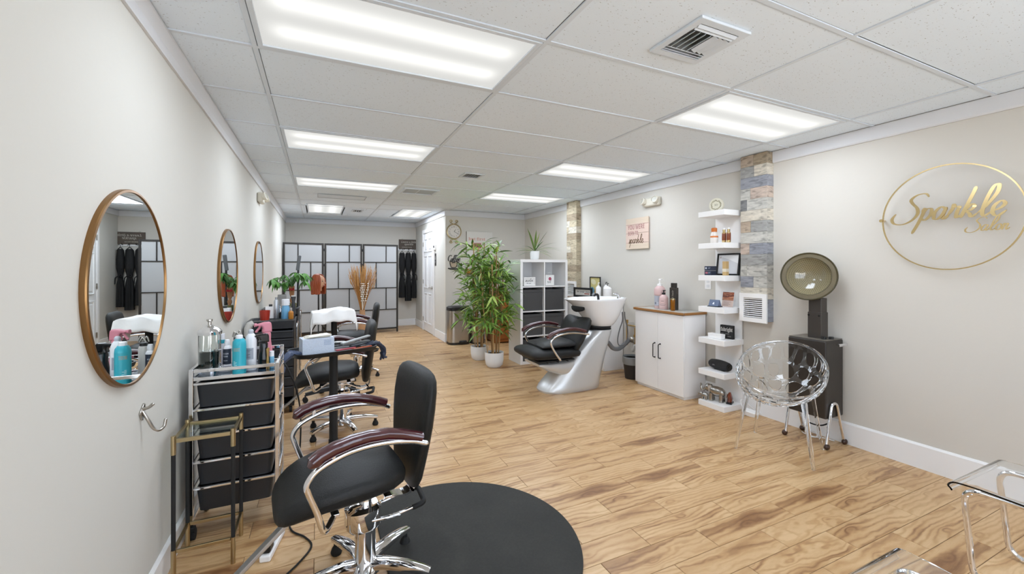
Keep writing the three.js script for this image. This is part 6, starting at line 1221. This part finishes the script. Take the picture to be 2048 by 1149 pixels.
{ // silver elephant, calf at its side
  const o = thing('elephant_figurine', 'silver elephant figurine with raised trunk and calf on the bottom board', 'figurine', onShelf(0, -0.015, 0.165), -PI / 2 + 0.35);
  part('body', loft([[-0.075, 0.085, 0.012, 0.01], [-0.07, 0.086, 0.03, 0.026], [-0.045, 0.09, 0.045, 0.036], [0, 0.094, 0.05, 0.04], [0.04, 0.096, 0.046, 0.036], [0.06, 0.1, 0.034, 0.028], [0.075, 0.102, 0.014, 0.012]].map(([x, y, hy, hz]) => Array.from({ length: 20 }, (_, i) => V(-x, y + hy * Math.sin(i / 10 * PI), hz * Math.cos(i / 10 * PI)))), 1.2), M.silverFig, o);
  part('head', new THREE.SphereGeometry(0.036, 20, 14).scale(1.05, 1.1, 0.85).translate(-0.082, 0.118, 0), M.silverFig, o);
  for (const s of [-1, 1]) part('ear', ext(spline2([[0, 0.03], [0.03, 0.034], [0.04, 0.005], [0.024, -0.03], [0.004, -0.02]], 30), 0.006, 0.002).rotateY(s * 0.5).translate(-0.078, 0.115, s * 0.032 - 0.003), M.silverFig, o);
  part('trunk', sweep([[-0.108, 0.11], [-0.128, 0.088], [-0.145, 0.09], [-0.152, 0.112], [-0.15, 0.135], [-0.16, 0.145]].map(([x, y]) => V(x, y, 0)), t => { const r = mixn(0.016, 0.007, t); return Array.from({ length: 12 }, (_, i) => [r * Math.cos(i / 6 * PI), r * Math.sin(i / 6 * PI)]); }), M.silverFig, o);
  for (const s of [-1, 1]) part('tusk', tube([V(-0.105, 0.1, s * 0.014), V(-0.125, 0.085, s * 0.016), V(-0.138, 0.09, s * 0.015)], 0.004), M.silverFig, o);
  for (const x of [-0.048, 0.045]) for (const s of [-1, 1]) part('leg', cyl(0.019, 0.021, 0.075, x, 0.037, s * 0.022, 18), M.silverFig, o);
  part('tail', tube([V(0.074, 0.11, 0), V(0.09, 0.08, 0), V(0.086, 0.05, 0)], 0.004), M.silverFig, o);
  part('calf', [new THREE.SphereGeometry(0.026, 16, 12).scale(1.3, 1, 0.9).translate(-0.105, 0.045, 0.03), new THREE.SphereGeometry(0.017, 14, 10).translate(-0.14, 0.055, 0.03), ...[-0.125, -0.088].flatMap(x => [0.02, 0.04].map(z => cyl(0.008, 0.009, 0.04, x, 0.02, z, 12))), tube([V(-0.152, 0.052, 0.03), V(-0.165, 0.04, 0.03), V(-0.168, 0.055, 0.03)], 0.005)], M.silverFig, o);
}
{
  const o = thing('stone_ornament', 'polished red brown stone ornament on a dark base behind the elephant', 'ornament', onShelf(0, 0.09, 0.12), 0.4);
  part('stone', loft([ring(0, 0.016, 0, 0.03, 0.022, 2, 9), ring(0.003, 0.05, 0.002, 0.034, 0.024, 2, 9), ring(-0.003, 0.085, -0.002, 0.026, 0.02, 2, 9), ring(0.002, 0.108, 0, 0.012, 0.008, 2, 9)], 0.2), phy(0x6e2a14, 0.12, { clearcoat: 1 }), o);
  part('base', soft(0.08, 0.018, 0.05, 0, 0.009, 0, 0.004), M.blackGloss, o);
}
{ // adapter and loose white cord by the baseboard
  const o = thing('power_adapter', 'white power adapter lying by the baseboard beside the display shelf', 'adapter', [3.58, 0, 2.55], 0.5);
  part('brick', soft(0.06, 0.05, 0.09, 0, 0.03, 0, 0.008, 0.2, 0, 0.3), M.white, o);
  part('cord', tube([V(0.0, 0.03, -0.04), V(0.03, 0.1, -0.08), V(0.06, 0.12, -0.06), V(0.07, 0.05, 0.02), V(0.08, 0.006, 0.1), V(0.1, 0.006, 0.22), V(0.06, 0.006, 0.32), V(0.0, 0.006, 0.4), V(-0.04, 0.006, 0.5), V(-0.12, 0.006, 0.58)], 0.004, 90, 6), M.white, o);
}
solo('loose_cable', tube([V(3.62, 0.006, -2.12), V(3.56, 0.02, -2.06), V(3.6, 0.008, -2.0), V(3.66, 0.025, -2.04), V(3.63, 0.02, -2.1), V(3.57, 0.008, -2.03), V(3.6, 0.02, -1.95), V(3.65, 0.006, -1.9)], 0.004, 100, 6), M.white, 'tangled white cable on the floor beneath the hood dryer', 'cable');

// ---------------------------------------------------------------- hood dryer
{
  const o = thing('hood_dryer', 'brown hood hair dryer with smoky dome on a wheeled cabinet', 'hood dryer', [3.565, 0, 1.99], -PI / 2);
  const brown = std(0x2e2823, 0.4), smoke = phy(0x857a60, 0.12, { transmission: 0.35, thickness: 0, clearcoat: 0.6 });
  part('cabinet', box(0.28, 0.59, 0.23, 0, 0.51, 0, 0.012), brown, o);
  part('top_plate', box(0.27, 0.006, 0.22, 0, 0.807, 0, 0.002), std(0x6b655c, 0.35), o);
  part('arm_lower', box(0.1, 0.2, 0.09, 0.02, 0.91, 0.0, 0.004), std(0x3a342f, 0.4), o);
  part('arm_upper', box(0.092, 0.16, 0.08, 0.02, 1.04, 0.0, 0.004), std(0x3a342f, 0.4), o);
  part('screws', [-0.02, 0.055].map(x => cyl(0.008, 0.008, 0.004, x, 0.985, 0.0462, 12, PI / 2)), M.chrome, o);
  for (const x of [0.085, 0.115]) part('dial', cyl(0.016, 0.017, 0.018, x, 0.819, x === 0.085 ? 0.04 : 0.0, 20), M.blackPlastic, o);
  const hood = new THREE.Group(); hood.name = 'hood'; hood.position.set(-0.015, 1.29, 0.06); hood.rotation.set(-0.12, 0.42, 0); o.add(hood);
  const dome = (R, h, n, t) => { const a = [], b = []; for (let i = 0; i <= n; i++) { const q = i / n * PI / 2; a.push([R * Math.cos(q), -h * Math.sin(q)]); b.push([(R - t) * Math.cos(q), -(h - t) * Math.sin(q)]); } return [...a, ...b.reverse()]; };
  part('dome', lathe(dome(0.184, 0.2, 14, 0.003), 56, 1.0).rotateX(PI / 2), smoke, hood);
  part('rim', lathe([[0.178, -0.006], [0.188, -0.006], [0.189, 0.004], [0.184, 0.01], [0.178, 0.004]], 56).rotateX(PI / 2), std(0x4a442f, 0.2), hood);
  const dots = canvasTex(512, 512, c => { c.fillStyle = '#93896c'; c.fillRect(0, 0, 512, 512); c.fillStyle = '#4a452f'; for (let r = 1; r < 12; r++) { const n = r * 6; for (let k = 0; k < n; k++) { const a = k / n * 2 * PI; c.beginPath(); c.arc(256 + r * 21 * Math.cos(a), 256 + r * 21 * Math.sin(a), 4.2, 0, 7); c.fill(); } } });
  const inner = lathe(dome(0.15, 0.12, 12, 0.003), 48, 1.0).rotateX(PI / 2); { const p = inner.attributes.position, u = inner.attributes.uv; for (let i = 0; i < p.count; i++) u.setXY(i, p.getX(i) / 0.3 + 0.5, p.getY(i) / 0.3 + 0.5); }
  part('perforated_bowl', inner, phy(0xffffff, 0.15, { map: dots, clearcoat: 1, clearcoatRoughness: 0.05 }), hood);
  part('bowl_lip', lathe([[0.148, -0.004], [0.152, -0.004], [0.178, -0.003], [0.178, 0.001], [0.15, 0.003]], 48).rotateX(PI / 2), smoke, hood);
  part('tow_handle', [rod(V(0.14, 0.77, -0.09), V(0.165, 0.77, -0.09), 0.006), rod(V(0.14, 0.77, -0.02), V(0.165, 0.77, -0.02), 0.006), box(0.012, 0.022, 0.11, 0.168, 0.77, -0.055, 0.003)], M.chrome, o);
  for (const s of [-1, 1]) {
    const leg = part('leg', bent([V(s * 0.15, 0.03, 0.13), V(s * 0.15, 0.33, 0.06), V(s * 0.15, 0.33, -0.0), V(s * 0.15, 0.03, -0.1)], 0.011, 0.05), M.chrome, o);
    for (const z of [0.13, -0.1]) part('wheel', new THREE.SphereGeometry(0.022, 16, 12).scale(0.8, 1, 1.2).translate(s * 0.155, 0.022, z), std(0x3c2417, 0.35), leg);
  }
  part('cord', tube([V(-0.05, 0.24, 0.09), V(0.0, 0.16, 0.1), V(0.08, 0.15, 0.08), V(0.13, 0.18, 0.04)], 0.005), M.rubber, o);
}

// ---------------------------------------------------------------- clear plastic tub chair with branching cut-outs
{
  const o = thing('clear_tub_chair', 'clear plastic tub chair with branching cut-out back in front of the hood dryer', 'chair', [3.13, 0, 1.99], -PI / 2 + 0.35);
  const rim = phi => { const c = Math.cos(phi), s = Math.sin(phi); return V(0.285 * s, 0.6 - 0.185 * c - 0.015 * c * c, 0.005 + 0.27 * c); };  // phi 0 = front
  const bottom = V(0, 0.405, 0.03);
  const skin = (x, y) => { const t = Math.min(1, Math.hypot(x, y)), phi = Math.atan2(x, y), R = rim(phi), h = Math.sin(t * PI / 2) ** 0.9, v = 1 - Math.cos(t * PI / 2); return V(bottom.x + (R.x - bottom.x) * h, bottom.y + (R.y - bottom.y) * v, bottom.z + (R.z - bottom.z) * h); };
  const sites = [];
  for (let r = 0; r < 4; r++) { const n = [1, 8, 14, 23][r], rad = [0, 0.34, 0.61, 0.86][r]; for (let k = 0; k < n; k++) { const a = (k + (r % 2) * 0.5) / n * 2 * PI + rr(-0.1, 0.1); sites.push([Math.sin(a) * rad * rr(0.93, 1.05), Math.cos(a) * rad * rr(0.93, 1.05)]); } }
  for (let k = 0; k < 28; k++) { const a = k / 28 * 2 * PI; sites.push([1.13 * Math.sin(a), 1.13 * Math.cos(a)]); }
  const holes = [];
  sites.forEach((p, i) => {
    const d = Math.hypot(...p); if (d > 0.95 || d < 0.1) return;
    let poly = [[-1.2, -1.2], [1.2, -1.2], [1.2, 1.2], [-1.2, 1.2]];
    sites.forEach((q, j) => { if (i === j || !poly.length) return; const nx = q[0] - p[0], ny = q[1] - p[1], l = Math.hypot(nx, ny); if (l > 1.2) return; const m = l / 2 - 0.032, side = v => ((v[0] - p[0]) * nx + (v[1] - p[1]) * ny) / l - m, out = []; poly.forEach((a, k) => { const b = poly[(k + 1) % poly.length], sa = side(a), sb = side(b); if (sa <= 0) out.push(a); if (sa * sb < 0) { const t = sa / (sa - sb); out.push([a[0] + (b[0] - a[0]) * t, a[1] + (b[1] - a[1]) * t]); } }); poly = out; });
    if (poly.length < 3) return;
    poly = poly.map(v => { const r = Math.hypot(...v); return r > 0.93 ? [v[0] * 0.93 / r, v[1] * 0.93 / r] : v; });
    for (let it = 0; it < 2; it++) poly = poly.flatMap((a, k) => { const b = poly[(k + 1) % poly.length]; return [[a[0] * 0.75 + b[0] * 0.25, a[1] * 0.75 + b[1] * 0.25], [a[0] * 0.25 + b[0] * 0.75, a[1] * 0.25 + b[1] * 0.75]]; });
    holes.push(poly);
  });
  const outline = Array.from({ length: 72 }, (_, i) => [Math.cos(i / 36 * PI), Math.sin(i / 36 * PI)]);
  const sh = new THREE.Shape(outline.map(p => new THREE.Vector2(...p))); holes.forEach(h => sh.holes.push(new THREE.Path(h.map(p => new THREE.Vector2(...p)))));
  let g = new THREE.ExtrudeGeometry(sh, { depth: 0.1, bevelEnabled: false, steps: 1 });
  g = new TessellateModifier(0.11, 6).modify(clean(g));
  const p = g.attributes.position;
  for (let i = 0; i < p.count; i++) {
    const x = p.getX(i), y = p.getY(i), k = p.getZ(i) / 0.1, e = 0.01, a = skin(x, y), nx = skin(x + e, y).sub(skin(x - e, y)), ny = skin(x, y + e).sub(skin(x, y - e)), n = nx.cross(ny).normalize();
    if (n.y > 0) n.negate();
    a.addScaledVector(n, k * 0.009); p.setXYZ(i, a.x, a.y, a.z);
  }
  g.deleteAttribute('normal'); let shell = mergeVertices(g, 1e-5); shell = toCreasedNormals(shell, 0.8);
  part('shell', clean(shell), M.acrylic, o);
  part('rim', tube(Array.from({ length: 40 }, (_, i) => rim(i / 20 * PI)), 0.0095, 120, 10, true), M.acrylic, o);
  for (const [x, z] of [[-0.215, 0.19], [0.215, 0.19], [-0.2, -0.2], [0.2, -0.2]]) {
    const t = V(x * 0.82, z > 0 ? 0.428 : 0.47, z * 0.82), b = V(x * 1.12, 0, z * 1.12);
    part('leg', sweep([t, t.clone().lerp(b, 0.12), t.clone().lerp(b, 0.5), b], q => { const r = mixn(0.021, 0.012, q); return Array.from({ length: 10 }, (_, i) => [r * Math.cos(i / 5 * PI), r * 0.8 * Math.sin(i / 5 * PI)]); }), M.acrylic, o);
  }
}

// ---------------------------------------------------------------- clear cantilever chairs by the shop window
function cantileverChair(label, at) {
  const o = thing('cantilever_chair', label, 'chair', at, PI, 'clear chairs by the shop window');
  // local +z = front of the chair (into the shop)
  const prof = [[0.25, 0.39], [0.262, 0.408], [0.25, 0.424], [0.2, 0.43], [0.05, 0.424], [-0.1, 0.418], [-0.17, 0.43], [-0.205, 0.47], [-0.225, 0.56], [-0.245, 0.7], [-0.262, 0.79]].map(([z, y]) => V(0, y, z)), line = new THREE.CatmullRomCurve3(prof).getPoints(48);
  part('shell', sweep(line, t => [[-0.25 + 0.03 * t, -0.0035], [0.25 - 0.03 * t, -0.0035], [0.25 - 0.03 * t, 0.0035], [-0.25 + 0.03 * t, 0.0035]], V(0.001, 0.7, 0.7)), M.acrylic, o);
  for (const s of [-1, 1]) part('frame_tube', bent([V(0, 0.012, -0.22), V(s * 0.19, 0.012, -0.22), V(s * 0.19, 0.012, 0.2), V(s * 0.185, 0.395, 0.235), V(s * 0.185, 0.405, -0.14), V(s * 0.12, 0.405, -0.16)], 0.0115, 0.06), M.chrome, o);
}
cantileverChair('clear cantilever chair with chrome tube frame beside the right wall', [2.75, 0, 0.595]);
cantileverChair('clear cantilever chair cropped by the bottom edge of the photo', [1.505, 0, 0.47]);

renderer.render(scene, camera);
